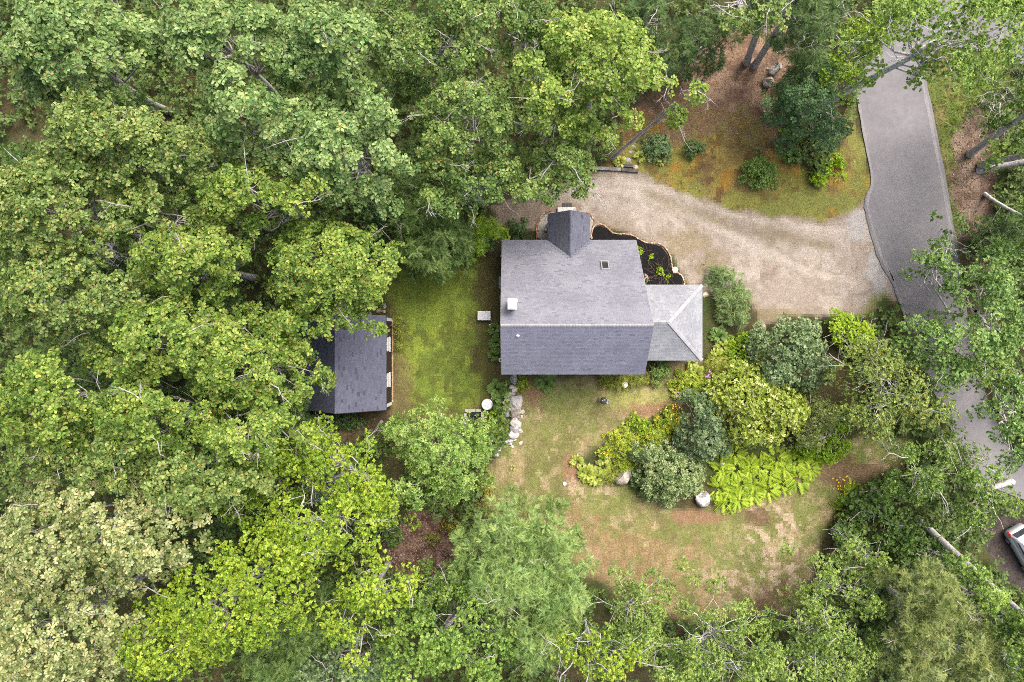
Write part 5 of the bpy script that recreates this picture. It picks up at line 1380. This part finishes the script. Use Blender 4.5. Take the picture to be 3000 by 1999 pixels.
T('maple_cool', [(2700,750,40,25),(2740,760,40,35),(2720,810,45,30),(2770,850,35,50)], 7, 2.6, 'low aspen boughs with a dead twig fan over the road', 'aspen_tree', basew=(37.4, 2.2), dead=5, spacing=.72, bark='white', trunk_r=.08, gap=.12, limbs=10)
# trees north of the house
T('oak_green', [(1340,80,150,130),(1230,130,90,80)], 18, 4.5, 'dark green oak on the top edge left of the sunlit oak', O, dead=7, gap=.2)
T('oak_green', [(1370,330,170,140),(1300,430,90,80)], 16.5, 4.5, 'dark green oak in the middle of the north wood with bare twigs', O, dead=9, gap=.2)
T('oak_green', [(1390,540,140,80),(1300,590,110,60),(1460,480,90,70)], 13.5, 4.0, 'dark green oak over the hemlock north west of the house', O, dead=8, gap=.22, basew=(-2.5, 11.5))
T('oak_lit', [(1780,180,180,200),(1680,110,120,110),(1880,260,80,80)], 17.5, 4.8, 'bright yellow lit oak north of the house', O, dead=6, limbs=18)
T('oak_lit', [(1620,300,110,90),(1560,210,80,90)], 17, 4.5, 'yellow lit oak left of the brightest oak', O, dead=5)
T('oak_green', [(1640,480,110,100),(1560,560,90,50),(1690,400,90,70)], 13, 4.0, 'fresh green oak overhanging the end of the gravel drive', O, dead=9, gap=.12, tone=.15, twigL=2.4, basew=(3.5, 15.0))
T('oak_lit', [(1990,340,60,45),(2030,270,35,45),(1960,230,50,40)], 13.5, 2.5, 'separate sunlit oak bough with bare grey forks above the leaf litter', O, dead=9, gap=.3, spacing=.95, basew=(8.5, 15.5), limbs=8, trunk_r=.14)
T('oak_green', [(2150,10,110,50),(2270,20,60,50)], 15, 3, 'green oak boughs entering the top edge above the leaf litter', O, dead=8, gap=.2, tone=.2, basew=(18.5, 31.0))
T('hemlock_dark', [(2060,110,90,110),(1990,170,60,60),(2130,70,80,50)], 9, 5, 'dark green hemlock behind the sunlit oak', 'hemlock_tree', dead=2, spacing=.9)
T('hemlock', [(1230,640,100,80),(1290,700,110,80),(1240,740,90,60),(1180,560,70,60)], 10, 6.0, 'large drooping hemlock at the north end of the green lawn', 'hemlock_tree', dead=4, spacing=.85, gap=.04, limbs=14)
T('locust', [(1420,680,60,50),(1390,720,40,40)], 4.5, 2.5, 'bright lime green locust at the north west corner of the house', 'locust_tree', dead=0, spacing=.6, gap=.03, trunk_r=.07, limbs=8)
T('dark_broad', [(1120,620,80,60),(1080,560,60,60)], 6.5, 3, 'dark blue green tree in the shade left of the hemlock', 'shade_tree', dead=0, spacing=.9)
T('hemlock_dark', [(2375,110,85,85),(2420,20,90,80)], 11, 5, 'dark green hemlock around the upper twin trunk', 'hemlock_tree', dead=4, spacing=1.0, basew=(25, 28))
T('dark_broad', [(2370,290,110,110),(2290,300,70,50),(2440,370,60,60),(2410,210,80,60)], 8, 4, 'dark blue green oak west of the asphalt road', O, dead=1, spacing=.95, gap=.05)
T('maple_bright', [(2470,200,80,60),(2530,120,80,90),(2470,290,50,40),(2600,60,90,60)], 9, 3, 'yellow green birch with white hanging branches over the road', 'birch_tree', trunk_r=.13, basew=(25.6, 21.5), dead=10, spacing=.9, bark='white', gap=.2, tone=-.15, twigL=2.4)
T('maple_mid', [(2800,50,260,110),(2640,50,120,100),(2950,90,110,110),(2850,190,110,70)], 18, 4.5, 'tall pale green birch with a white forked trunk leaning over the road', 'birch_tree', base=(2378,332), dead=6, spacing=1.0, bark='white', trunk_r=.27, limbs=24, gap=.02, tone=.2, fork=1, limb_t=.78)
T('birch', [(2960,290,60,90),(2960,200,60,50)], 10, 4, 'dark green birch on the right edge near the side road', 'birch_tree', trunk_r=.13, dead=3, spacing=.9, tone=-.2, gap=.12)
# trunks whose crowns are mostly out of the photo
T('maple_mid', [(3120,270,130,110)], 15, 4, 'uppermost leaning grey trunk of the clump right of the road', 'maple_tree', base=(2843,452), dead=0, limbs=8, trunk_r=.27, limb_t=.9)
T('maple_mid', [(3120,420,130,100)], 15, 4, 'second grey trunk of the clump right of the road', 'maple_tree', base=(2876,482), dead=0, limbs=8, trunk_r=.27, limb_t=.9)
T('maple_mid', [(3180,560,130,100)], 14, 4, 'nearly level grey trunk in the clump right of the road', 'maple_tree', base=(2868,500), lean=(46.5, 14.4), dead=0, limbs=8, trunk_r=.24, limb_t=.9)
T('birch', [(3140,660,100,90)], 12, 4, 'thin lowest trunk of the clump right of the road', 'birch_tree', base=(2888,567), dead=0, limbs=6, trunk_r=.13, bark='white', limb_t=.9)
T('maple_mid', [(3190,1950,150,130)], 17, 4, 'long leaning rough grey trunk beside the parked car', 'maple_tree', base=(2690,1520), dead=0, limbs=8, trunk_r=.26, limb_t=.9)
T('hemlock_dark', [(2330,-60,120,70)], 15, 4, 'tree with paired grey trunks rising from the leaf litter', 'hemlock_tree', base=(2200,188), dead=0, limbs=8, trunk_r=.26, fork=2, limb_t=.9)

T('hemlock_dark', [(2960,690,60,80)], 4.5, 2.5, 'dark evergreen shrub mass below the clump of grey trunks', 'hemlock_tree', dead=0, spacing=.8, out=1)
T('under', [(2920,690,60,50)], 3, 1.5, 'green bush at the head of the leaf strip right of the road', 'bush', cat='bush', dead=0, spacing=.7, tone=.1)
T('maple_cool', [(2740,1010,90,80),(2700,960,60,40),(2790,1080,80,70)], 8.0, 3.5, 'fresh green maple across the lower end of the road', 'maple_tree', basew=(40.0, -2.5), dead=2, spacing=.9, gap=.05)
T('birch', [(2940,1100,80,60),(2860,1090,70,40)], 8.5, 3.0, 'leafy birch over the lower right bend of the road', 'birch_tree', trunk_r=.12, basew=(43, -3), dead=3, spacing=.85, gap=.1)
T('birch', [(2850,1340,70,60),(2760,1320,50,40)], 8, 3, 'mid green birch south of the dark asphalt gap', 'birch_tree', trunk_r=.12, dead=4, spacing=.85, gap=.12, tone=-.05)
T('under', [(2560,1480,90,70),(2640,1560,90,70)], 3, 1.5, 'dark green thicket bush east of the yellow green fern', 'bush', cat='bush', dead=0, spacing=.75, gap=.12)
T('under', [(2720,1620,100,70),(2800,1680,90,60)], 3, 1.5, 'dark green thicket bush under the leaning rough trunk', 'bush', cat='bush', dead=0, spacing=.75, gap=.12)
T('under', [(2480,1570,50,50)], 2.4, 1.2, 'green bush between the south lawn fern and yellow birch', 'bush', cat='bush', dead=0, spacing=.7, gap=.1, tone=.1)
# more of the wood on the top edge and in the left gaps
T('oak_green', [(1150,60,90,110),(1190,210,70,80)], 12.5, 4, 'shaded green oak in the dark gap on the top edge', O, dead=4, gap=.12, tone=-.15)
T('oak_green', [(1540,40,120,100)], 16.5, 4, 'dark green oak on the top edge between two lit oaks', O, dead=4, gap=.1, tone=-.05)
T('hemlock_dark', [(1900,40,90,70)], 9, 4, 'dark hemlock on the top edge beside the brightest oak', 'hemlock_tree', dead=1, spacing=.9)
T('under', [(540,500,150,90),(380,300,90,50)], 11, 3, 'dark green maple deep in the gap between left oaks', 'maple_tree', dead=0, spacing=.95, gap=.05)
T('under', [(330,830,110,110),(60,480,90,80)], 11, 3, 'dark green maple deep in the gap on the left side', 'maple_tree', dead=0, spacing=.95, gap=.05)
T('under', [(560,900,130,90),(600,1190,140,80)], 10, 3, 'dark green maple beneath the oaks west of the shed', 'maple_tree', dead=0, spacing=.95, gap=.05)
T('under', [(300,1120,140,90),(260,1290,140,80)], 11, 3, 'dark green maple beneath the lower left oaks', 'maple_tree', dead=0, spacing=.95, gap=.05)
T('oak_olive', [(330,1330,140,90),(100,1350,140,80)], 19, 4, 'olive oak just above the larger cream chestnut oak', O, dead=4)
T('maple_bright', [(740,1480,130,110),(800,1330,100,80)], 13.5, 4, 'shaded green maple west of the white forked maple', 'maple_tree', dead=5, spacing=1.0, tone=-.3)
T('hemlock_dark', [(840,1150,70,110),(860,1260,60,50)], 6, 3, 'dark evergreen against the west wall of the shed', 'hemlock_tree', dead=0, spacing=.8)
T('under', [(1145,1550,40,70),(1120,1490,50,50)], 5, 2, 'dark green sapling on the west rim of the leaf pit', 'sapling', cat='sapling', dead=0, spacing=.7)

# ------------------------------------------------------------------ garden trees and shrubs
gs = 'garden shrubs'
T('dogwood', [(2330,1020,120,95),(2290,1090,80,50),(2380,1090,90,60)], 4.5, 2.6, 'grey green dogwood on the south side of the gravel drive', 'dogwood_tree', dead=0, spacing=.72, gap=.03, trunk_r=.1, group=gs)
T('hydrangea_tree', [(2200,1170,120,100),(2290,1210,110,80),(2230,1260,110,60)], 4.5, 2.4, 'yellow green tree dotted with cream leaf tips', 'dogwood_tree', dead=0, spacing=.72, gap=.02, trunk_r=.1, group=gs)
T('lilac', [(2060,1220,75,70),(2070,1290,80,70)], 4.2, 2.4, 'dark grey green lilac between the two yellow green plants', 'lilac_shrub', dead=0, spacing=.66, gap=.03, trunk_r=.08, group=gs)
T('pale_shrub', [(1970,1395,112,95),(1900,1330,50,40)], 3.4, 2.3, 'round silvery green shrub with cream leaf tips on the south lawn', 'dogwood_shrub', cat='shrub', dead=0, spacing=.58, gap=.0, trunk_r=.08, group=gs)
T('olive_fine', [(2410,1220,65,70),(2390,1290,60,40)], 4.0, 2.2, 'fine leaved olive tree right of the cream dotted tree', 'willow_tree', dead=1, spacing=.66, gap=.03, trunk_r=.09, group=gs)
T('lime', [(2440,1310,60,45),(2370,1310,50,35),(2475,1230,40,55)], 1.6, 0.8, 'green shrub at the east end of the fern bed', 'shrub', cat='shrub', dead=0, spacing=.55, tone=-.35, group=gs)
T('lime', [(2480,960,60,50),(2520,980,60,60)], 2.6, 1.2, 'yellow green shrub between the dogwood and the flecked birch', 'shrub', cat='shrub', dead=0, spacing=.65, tone=.3, group=gs)
shrub('rhodo', 1930, 430, 48, 42, 1.3, 'silvery green rhododendron nearest the stepping stones', 'rhododendron', group='shrubs on the mossy bank')
shrub('dark_shrub', 2035, 428, 38, 36, 1.2, 'darker green shrub right of the silvery rhododendron', 'rhododendron', group='shrubs on the mossy bank', tone=.25)
shrub('box', 2232, 503, 62, 52, 1.5, 'dense rounded green bush on the moss near the gravel drive', 'bush', group='shrubs on the mossy bank', spacing=.5)
shrub('lime', 2440, 480, 50, 38, 1.1, 'bright lime shrub next to the asphalt road', 'shrub', group='shrubs on the mossy bank', ells=[(2440,475,50,30),(2410,520,40,30)])
shrub('lime', 2325, 392, 36, 26, 1.0, 'lime green shrub under the dark blue green oak', 'shrub', group='shrubs on the mossy bank', tone=-.15)
shrub('under', 2420, 400, 50, 50, 1.6, 'mid green shrub between the dark oak and the lime shrub', 'shrub', group='shrubs on the mossy bank')
shrub('dark_shrub', 1510, 672, 40, 34, 1.2, 'small dark shrub north of the house beside the entry', 'shrub')
shrub('juniper', 2140, 860, 55, 80, 1.8, 'feathery juniper east of the porch roof', 'juniper', ells=[(2125,815,45,40),(2150,880,55,60),(2160,930,40,40)], spacing=.5, gap=.12)
shrub('cypress_gold', 1810, 1118, 60, 26, 1.0, 'golden green cypress under the eave left of the bird bath', 'cypress', group='cypress along the south wall', spacing=.4)
shrub('cypress_gold', 1875, 1112, 50, 26, 1.0, 'golden green cypress behind the bird bath', 'cypress', group='cypress along the south wall', spacing=.4)
shrub('box', 1935, 1088, 36, 32, 1.3, 'greener bush at the corner between house and porch', 'cypress', group='cypress along the south wall', spacing=.4)
shrub('perennial', 1460, 1255, 28, 36, .9, 'bright lime shrub between the tank and the stone wall', 'shrub', spacing=.34, tone=.0)
shrub('lime', 1448, 1222, 28, 24, .8, 'green fern like shrub next to the white topped tank', 'shrub', spacing=.34, tone=-.3)
shrub('perennial', 1528, 1128, 26, 28, .7, 'yellowish green shrub behind the first boulders of the wall', 'shrub', spacing=.34, tone=-.25)
shrub('cypress_gold', 1168, 965, 18, 26, .8, 'yellow green fern like plant along the shed wall', 'shrub', spacing=.3, tone=-.1, ells=[(1166,950,16,20),(1172,985,18,20),(1164,1018,10,10)])
shrub('autumn', 1415, 1450, 32, 45, 1.4, 'orange tinged shrub at the edge of the south lawn', 'shrub', ells=[(1420,1430,22,35),(1410,1490,30,24)], spacing=.42)
shrub('autumn', 1320, 1545, 32, 28, 1.3, 'russet green bush beside the leaf pit', 'shrub', spacing=.42, tone=-.3)
shrub('autumn', 1265, 1585, 26, 24, 1.0, 'low russet bush inside the leaf pit', 'shrub', spacing=.4, tone=-.5)
shrub('dark_shrub', 1000, 1235, 60, 30, 1.4, 'dark shrub under the south wall of the shed', 'shrub')
shrub('dark_shrub', 880, 1210, 50, 60, 2.2, 'dark shrub west of the shed corner', 'shrub')
shrub('maple_mid', 1130, 1270, 40, 34, 2.5, 'fresh green sapling west of the ash tree', 'sapling', tone=-.1, spacing=.6)
shrub('under', 1090, 1300, 40, 36, 2.0, 'green sapling between the maple and the ash tree', 'sapling', tone=.1, spacing=.6)
# perennial bed on the south side
pb = 'plants of the perennial bed'
for i, (x, y, rx, ry, spc, h, lb, tn) in enumerate([
  (1815,1290,36,30,'perennial',.8,'lime green perennial clump at the inner end of the bed',.1),
  (1870,1245,30,24,'lime',.7,'green spirea in the upper part of the bed beside brown mulch',-.1),
  (1775,1330,24,20,'perennial',.7,'small lime clump at the middle left edge of the bed',0),
  (1850,1320,40,34,'perennial',.9,'yellow green perennial clump in the middle of the bed',.0),
  (1920,1290,42,36,'perennial',1.0,'green gold perennial touching the dark lilac',-.3),
  (1790,1395,26,20,'cypress_gold',.7,'feathery golden plant at the lower tip of the bed',.0),
  (1830,1370,30,24,'perennial',.8,'yellow green clump above the long boulder',-.15),
  (1960,1240,36,34,'perennial',.9,'yellow flowering plant left of the dark lilac',-.25),
  (2020,1120,46,30,'perennial',.8,'yellow green clump north of the dark lilac',-.1),
  (2070,1150,40,34,'lime',.9,'lime clump beside the purple phlox',0.0),
  (2110,1085,44,40,'cypress_gold',.9,'feathery lime clump east of the porch corner',.2),
  (2160,1110,40,40,'lime',.9,'bright green clump below the white hydrangea',-.1),
  (2185,1030,50,48,'lime',1.3,'green hydrangea with round white flower heads',-.2),
  (2115,1180,40,40,'perennial',1.0,'yellow green plant between lilac and cream dotted tree',-.2)]):
    shrub(spc, x, y, rx*1.25, ry*1.25, h, lb, 'perennial_plant', 'plant', pb, spacing=.36, tone=tn)
# hostas
hg = 'hostas in the garden'
for x, y, rp, n, pal, lb in [
  (1456,1141,27,70,HG,'round green hosta left of the stone wall top'), (1600,1118,30,60,HG,'green hosta tucked under the south eave'),
  (2318,460,28,70,HG,'green hosta between the rounded bush and the lime shrub'), (1815,474,19,34,HY,'lime hosta behind the bleached timber'),
  (1873,462,16,30,HY,'small lime hosta below the silvery rhododendron'), (1935,473,14,22,HY,'lime hosta at the foot of the silvery rhododendron'),
  (2105,985,26,60,HG,'green hosta by the porch, furthest north of its row'), (2118,1015,26,60,HY,'yellow edged hosta second in the row by the porch'),
  (2100,1045,24,54,HY,'yellow edged hosta third in the row by the porch'), (2112,1075,24,54,HY,'yellow hosta fourth in the row by the porch'),
  (2025,1063,18,30,HY,'hosta under the south eave of the porch'), (2040,1100,30,60,HY,'yellow hosta in front of the porch corner'),
  (2005,1115,26,54,HY,'yellow hosta left of the one at the porch corner'), (1985,1145,22,44,HY,'yellow hosta along the rim of the perennial bed'),
  (1720,1385,26,60,HY,'bright yellow hosta at the tip of the perennial bed'), (1745,1400,24,54,HY,'yellow hosta next to the tip of the bed'),
  (1765,1370,26,54,HY,'yellow hosta above the feathery golden plant'), (1690,1350,20,40,HY,'lime hosta nearest the dry lawn'),
  (1450,965,22,44,HG,'green hosta at the west wall, upper one'), (1455,1005,24,50,HG,'green hosta at the west wall, middle one'), (1447,1040,18,36,HG,'green hosta at the west wall below the flue'),
  (1970,1035,10,14,HG,'tiny hosta seedling by the porch')][:-1]:
    rosette_plant('hosta', T_HOSTA, x, y, rp*1.25, n, lb, 'hosta', pal, .4, group=hg)
rosette_plant('hosta', T_HOSTA, 1502, 1370, 11, 12, 'tiny pale hosta alone in the dry lawn', 'hosta', HY, .2)
for x, y in ((1925,792-0),(1958,815),(1873,735),(1905,760)): pass
shrub('lime', 1935, 792, 16, 20, .5, 'bright green plant in the black mulch bed', 'perennial_plant', 'plant', spacing=.26)
shrub('lime', 1958, 812, 11, 9, .35, 'small green plant in the mulch below the larger one', 'perennial_plant', 'plant', spacing=.24, tone=-.1)
shrub('dark_shrub', 1893, 815, 10, 14, .5, 'pink flowering plant between mulch bed and house wall', 'perennial_plant', 'plant', spacing=.22, tone=.4)
shrub('lime', 1873, 735, 6, 7, .3, 'tiny white tipped plant at the house wall in the mulch', 'perennial_plant', 'plant', spacing=.2)
shrub('lime', 1904, 758, 5, 5, .25, 'tiny seedling in the middle of the mulch bed', 'perennial_plant', 'plant', spacing=.2, tone=-.2)
# ferns
fg = 'lime ferns in the garden bed'
r_ = np.random.default_rng(55)
fern_l = 'lime green fern in the bed east of the round silvery shrub'
for (x, y) in [(2110,1390),(2150,1375),(2190,1370),(2100,1425),(2135,1440),(2175,1420),(2215,1405),(2255,1390),(2300,1375),(2160,1455),(2200,1445),(2245,1425),(2290,1410),(2330,1395),(2120,1460),(2360,1340),(2400,1320),(2330,1350),(2280,1345),(2230,1360),(2370,1375),(2110,1345),(2150,1330)]:
    rosette_plant('fern', T_FROND, x+r_.normal(0, 4), y+r_.normal(0, 4), r_.uniform(44, 58), 40, fern_l, 'fern', FG, .5, 'leaf_matt', fg, arch=.35, lean=(.35, .05, 0))
for (x, y, rp, pal, lb) in [(2475,1490,48,FG,'yellow green fern at the right edge of the south lawn'), (2490,1440,40,FG,'upper lime fern at the right edge of the south lawn'), (2505,1530,34,FD,'lower fern at the right edge of the south lawn'),
   (2160,1070,40,FG,'lime fern below the hostas by the porch'), (2130,1055,34,FG,'lime fern beside the hostas by the porch'), (1450,1215,26,FD,'green fern just under the white topped tank'),
   (2390,560-50,30,FD,'fern under the lime shrub by the road'), (2460,520,24,FG,'grassy tuft between lime shrub and road')]:
    rosette_plant('fern', T_FROND, x, y, rp*1.1, 28, lb, 'fern', pal, .45, 'leaf_matt', arch=.4)
# day lilies on the east verge
dl = 'day lily tufts on the east verge'
for i, (x, y) in enumerate([(2810,265),(2850,245),(2890,230),(2930,225),(2830,300),(2800,330),(2790,370),(2870,270),(2910,255),(2780,300),(2950,250),(2850,290)]):
    rosette_plant('day_lily', T_BLADE, x, y, 34, 46, 'tuft of arching day lily blades on the verge right of the road', 'day lily', FD, .4, 'leaf_matt', dl, arch=.55)
# flowers
def blooms(name, px, py, spread, n, c, size, z, label, group=None):
    r = np.random.default_rng(int(px)); bm = bmesh.new()
    for _ in range(n):
        p = r.normal(0, spread, 2); h = z+r.normal(0, .05)
        for k in range(5):
            a = k*1.2566+r.random(); d = Vector((math.cos(a), math.sin(a), .25))*size
            t = Vector((-math.sin(a), math.cos(a), 0))*size*.45
            o_ = Vector((p[0], p[1], h))
            bm.faces.new([bm.verts.new(o_), bm.verts.new(o_+d*.6+t), bm.verts.new(o_+d), bm.verts.new(o_+d*.6-t)])
        add_cyl(bm, (p[0], p[1], h), (p[0]*.7, p[1]*.7, 0), .008, n=3, caps=False)
    o = bm_obj(name, bm, M.setdefault('fl%s' % (c,), plain('petal', c, .6, .2))); o.location = W(px, py, z); o.location.z = 0
    tag(o, label, 'flowers', group)
PU = (.45, .18, .5); YL = (.75, .5, .03); WH = (.72, .74, .55); PK = (.7, .2, .42)
blooms('phlox', 2075, 1102, .22, 9, PU, .07, .9, 'purple phlox flowers in front of the lime clump')
blooms('phlox', 2085, 1090, .12, 4, PU, .06, .9, 'few purple phlox heads nearer the porch')
blooms('phlox', 1982, 1155, .15, 6, PU, .06, .7, 'small lilac flowers on the rim of the perennial bed')
blooms('phlox', 1892, 812, .12, 8, PK, .06, .6, 'pink flowers beside the house in the mulch bed')
blooms('coreopsis', 1972, 1200, .4, 16, YL, .06, 1.05, 'yellow flowers left of the dark lilac')
blooms('coreopsis', 1985, 1240, .35, 14, YL, .06, 1.05, 'yellow flowers at the foot of the dark lilac')
blooms('coreopsis', 1770, 1330, .15, 6, YL, .06, .85, 'yellow flowers on the lime clump of the bed')
blooms('goldenrod', 2465, 1412, .35, 14, YL, .06, .7, 'yellow flowers beside the east path')
for x, y, s in ((2210,1007,.2),(2224,1001,.12),(2206,1025,.17),(2188,1080,.24),(2180,1015,.13)):
    bm = bmesh.new(); bmesh.ops.create_icosphere(bm, subdivisions=2, radius=s)
    for v in bm.verts: v.co *= 1+random.uniform(-.12, .12); v.co.z *= .7
    o = bm_obj('hydrangea_bloom', bm, M.setdefault('hyd', plain('cream_petal', (.62, .64, .44), .7, .2, noise=.15, nscale=20)), smooth=False); p = W(x, y, 1.45); o.location = p
    tag(o, 'round white hydrangea flower head among green leaves', 'flower', 'hydrangea heads')

# ------------------------------------------------------------------ low plants under the trees, grass, fallen leaves
def scatter_zone(fn, n, seed):
    r = np.random.default_rng(seed)
    X = r.uniform(-44, 46, n); Y = r.uniform(-30, 30, n)
    k = fn(X, Y); return X[k], Y[k], r
house_p = [(-1.2, -3), (16, -3), (16, 9), (-1.2, 9)]; shed_p = [(-17, -6), (-9.9, -6), (-9.9, 2.4), (-17, 2.4)]
bed_p = VP([(1290,1060),(1400,1010),(1500,960),(1560,890),(1640,830),(1640,620),(1740,640),(1860,720),(1990,880),(1960,1040),(1900,1090),(1800,1150),(1560,1180),(1400,1120)])
front_p = VP([(1140,440),(1400,380),(1700,640),(1640,860),(1140,560)])
def free(X, Y):
    k = np.ones(X.shape, bool)
    for p in (green_p, south_p, drive_p, moss_p, litter_p, road_s, house_p, shed_p, mulch_p, bed_p, front_p, verge_p): k &= sdist(X, Y, p) < -.25
    return k
# thick shrub layer: many saplings and bushes merging into one mass
def undergrowth(name, X, Y, r, S, zr, tone, matn='leaf'):
    n = len(X)
    Z = r.uniform(*zr, n)
    Nn = np.tile([0, 0, 1.], (n, 1))+r.normal(0, .3, (n, 3)); Nn /= np.linalg.norm(Nn, axis=1)[:, None]
    V, F, C = leaves_from_rosettes(np.stack([X, Y, Z], 1), Nn, np.zeros((n, 3)), S, r, np.clip(.5+tone+r.normal(0, .2, n), 0, 1))
    F, C = tri_split(F, C)
    global tri_total; tri_total += len(F)
    o = np_obj(name, V, F, M[matn], None, fcol=C); o['kind'] = 'stuff'; return o
X, Y, r = scatter_zone(lambda x, y: free(x, y) & (sdist(x, y, pit_p) < 0) & (sdist(x, y, rightlitter_p) < .1) & (sdist(x, y, car_p) < 0) & (sdist(x, y, shedside_p) < 0) & (fbm(x, y, 4, 3, 5.) > .30), 36000, 71)
undergrowth('undergrowth', X, Y, r, SP['under_big'], (.15, 1.7), .0)
X, Y, r = scatter_zone(lambda x, y: free(x, y) & (x < 22) & (sdist(x, y, pit_p) < -1) & (sdist(x, y, shedside_p) < -1) & (fbm(x, y, 5, 3, 55.) > .47), 20000, 73)
undergrowth('sapling_thicket', X, Y, r, SP['under_big'], (2.0, 6.5), .05)
# darker thicket on the right side of the road and lower right
X, Y, r = scatter_zone(lambda x, y: free(x, y) & (x > 24) & (sdist(x, y, car_p) < 0) & (sdist(x, y, rightlitter_p) < .4) & (fbm(x, y, 2.5, 3, 15.) > .38), 30000, 72)
undergrowth('roadside_undergrowth', X, Y, r, SP['under_big'], (.2, 2.2), .1)

def tufts(name, n, fn, cols, L, seed, up=1.0, matn='blade'):
    X, Y, r = scatter_zone(fn, n, seed); n = len(X)
    D = np.stack([r.normal(0, 1, n), r.normal(0, 1, n), np.full(n, up)], 1)
    C = np.array(cols)[r.integers(0, len(cols), n)]*r.uniform(.75, 1.25, (n, 1))
    tb = (np.array([(0, .12, 0), (0, -.12, 0), (1, 0, 0)], float), None)
    D /= np.linalg.norm(D, axis=1)[:, None]
    U = r.normal(0, 1, (n, 3)); Yv = np.cross(U, D); Yv /= np.linalg.norm(Yv, axis=1)[:, None]
    S = r.uniform(*L, n)[:, None]; P = np.stack([X, Y, relief(X, Y)+.005], 1)
    V = np.stack([P+Yv*S*.16, P-Yv*S*.16, P+D*S], 1).reshape(-1, 3)
    F = np.arange(3*n).reshape(-1, 3)
    global tri_total; tri_total += n
    o = np_obj(name, V, F, M[matn], None, fcol=C); o['kind'] = 'stuff'; return o
inz = lambda p, a=0.0: (lambda x, y: (sdist(x, y, p) > a) & (sdist(x, y, house_p) < 0) & (sdist(x, y, road_s) < 0))
tufts('grass', 200000, inz(green_p, .1), [(.09, .13, .02), (.14, .20, .03), (.19, .25, .035), (.12, .11, .04)], (.06, .13), 81, .6)
tufts('dry_grass', 300000, lambda x, y: inz(south_p, .1)(x, y) & (fbm(x, y, 1.2, 4, 3.) > .42), [(.12, .14, .04), (.20, .18, .07), (.26, .21, .11), (.16, .17, .05), (.17, .12, .06)], (.05, .11), 82, .5)
tufts('moss_tufts', 200000, lambda x, y: inz(moss_p, 0)(x, y) & (fbm(x, y, .9, 4, 33.) > .47), [(.16, .13, .03), (.22, .16, .035), (.13, .14, .03), (.10, .06, .03)], (.04, .09), 83, .6)
tufts('verge_grass', 200000, inz(verge_p, 0), [(.11, .15, .03), (.17, .20, .04), (.2, .17, .07), (.13, .09, .05)], (.10, .25), 84, .8)
def litter(name, n, fn, cols, L, seed):
    X, Y, r = scatter_zone(fn, n, seed); n = len(X); a = r.random(n)*6.283
    D = np.stack([np.cos(a), np.sin(a), r.normal(0, .25, n)], 1); U = np.tile([0, 0, 1.], (n, 1))+r.normal(0, .4, (n, 3))
    C = np.array(cols)[r.integers(0, len(cols), n)]*r.uniform(.7, 1.3, (n, 1))
    V, F, C2 = place((np.array([(0, 0, 0), (.5, -.3, .06), (1, 0, 0), (.5, .3, .06)], float), np.array([(0, 1, 2, 3)])), np.stack([X, Y, relief(X, Y)+.02], 1), D, U, r.uniform(*L, n), C)
    o = np_obj(name, V, F, M['blade'], None, fcol=C2); o['kind'] = 'stuff'; return o
litter('fallen_leaves', 120000, inz(litter_p, -.5), [(.22, .15, .10), (.14, .08, .05), (.30, .23, .15), (.10, .06, .04), (.28, .24, .08)], (.05, .13), 91)
litter('brown_leaves', 32000, lambda x, y: free(x, y), [(.16, .10, .065), (.10, .06, .04), (.24, .165, .11), (.07, .045, .03)], (.10, .22), 92)
litter('pit_leaves', 200000, lambda x, y: (sdist(x, y, pit_p) > -.5), [(.22, .14, .10), (.14, .085, .06), (.32, .23, .17), (.08, .05, .04)], (.10, .22), 93)
litter('scattered_leaves', 1500, lambda x, y: (sdist(x, y, road_s) > .1) | (sdist(x, y, moss_p) > 0) | (sdist(x, y, drive_p) > 0), [(.5, .42, .12), (.4, .3, .15), (.55, .5, .3), (.22, .14, .08)], (.07, .13), 94)
litter('road_verge_leaves', 60000, inz(rightlitter_p, 0), [(.26, .17, .13), (.17, .10, .08), (.36, .27, .21), (.10, .06, .05)], (.10, .2), 95)
for o in bpy.data.objects:
    if o.name.startswith(('scattered_leaves',)): o.location.z += .035
# branches lying in the leaf pit
stick_m = M['bark']
for i, (x0, y0, x1, y1) in enumerate([(1290,1610,1320,1645),(1285,1665,1305,1640),(1255,1680,1290,1675),(1150,1635,1152,1610),(1165,1645,1172,1625),(1265,1525,1285,1500),(1270,1600,1330,1630),(1205,1545,1222,1510)]):
    w = Wood(); r = np.random.default_rng(400+i); a = W(x0, y0, .1); b = W(x1, y1, .12)
    w.add(bend(a, b, r, .08, 6), np.linspace(.06, .03, 6), np.array((.13, .10, .08)), 6)
    c = (np.array(a)+np.array(b))/2; c[2] = 0
    o = w.build('fallen_branch', None, c); o.location = c
    tag(o, 'fallen brown branch lying on the leaves of the pit', 'branch', 'branches lying in the leaf pit')
pass
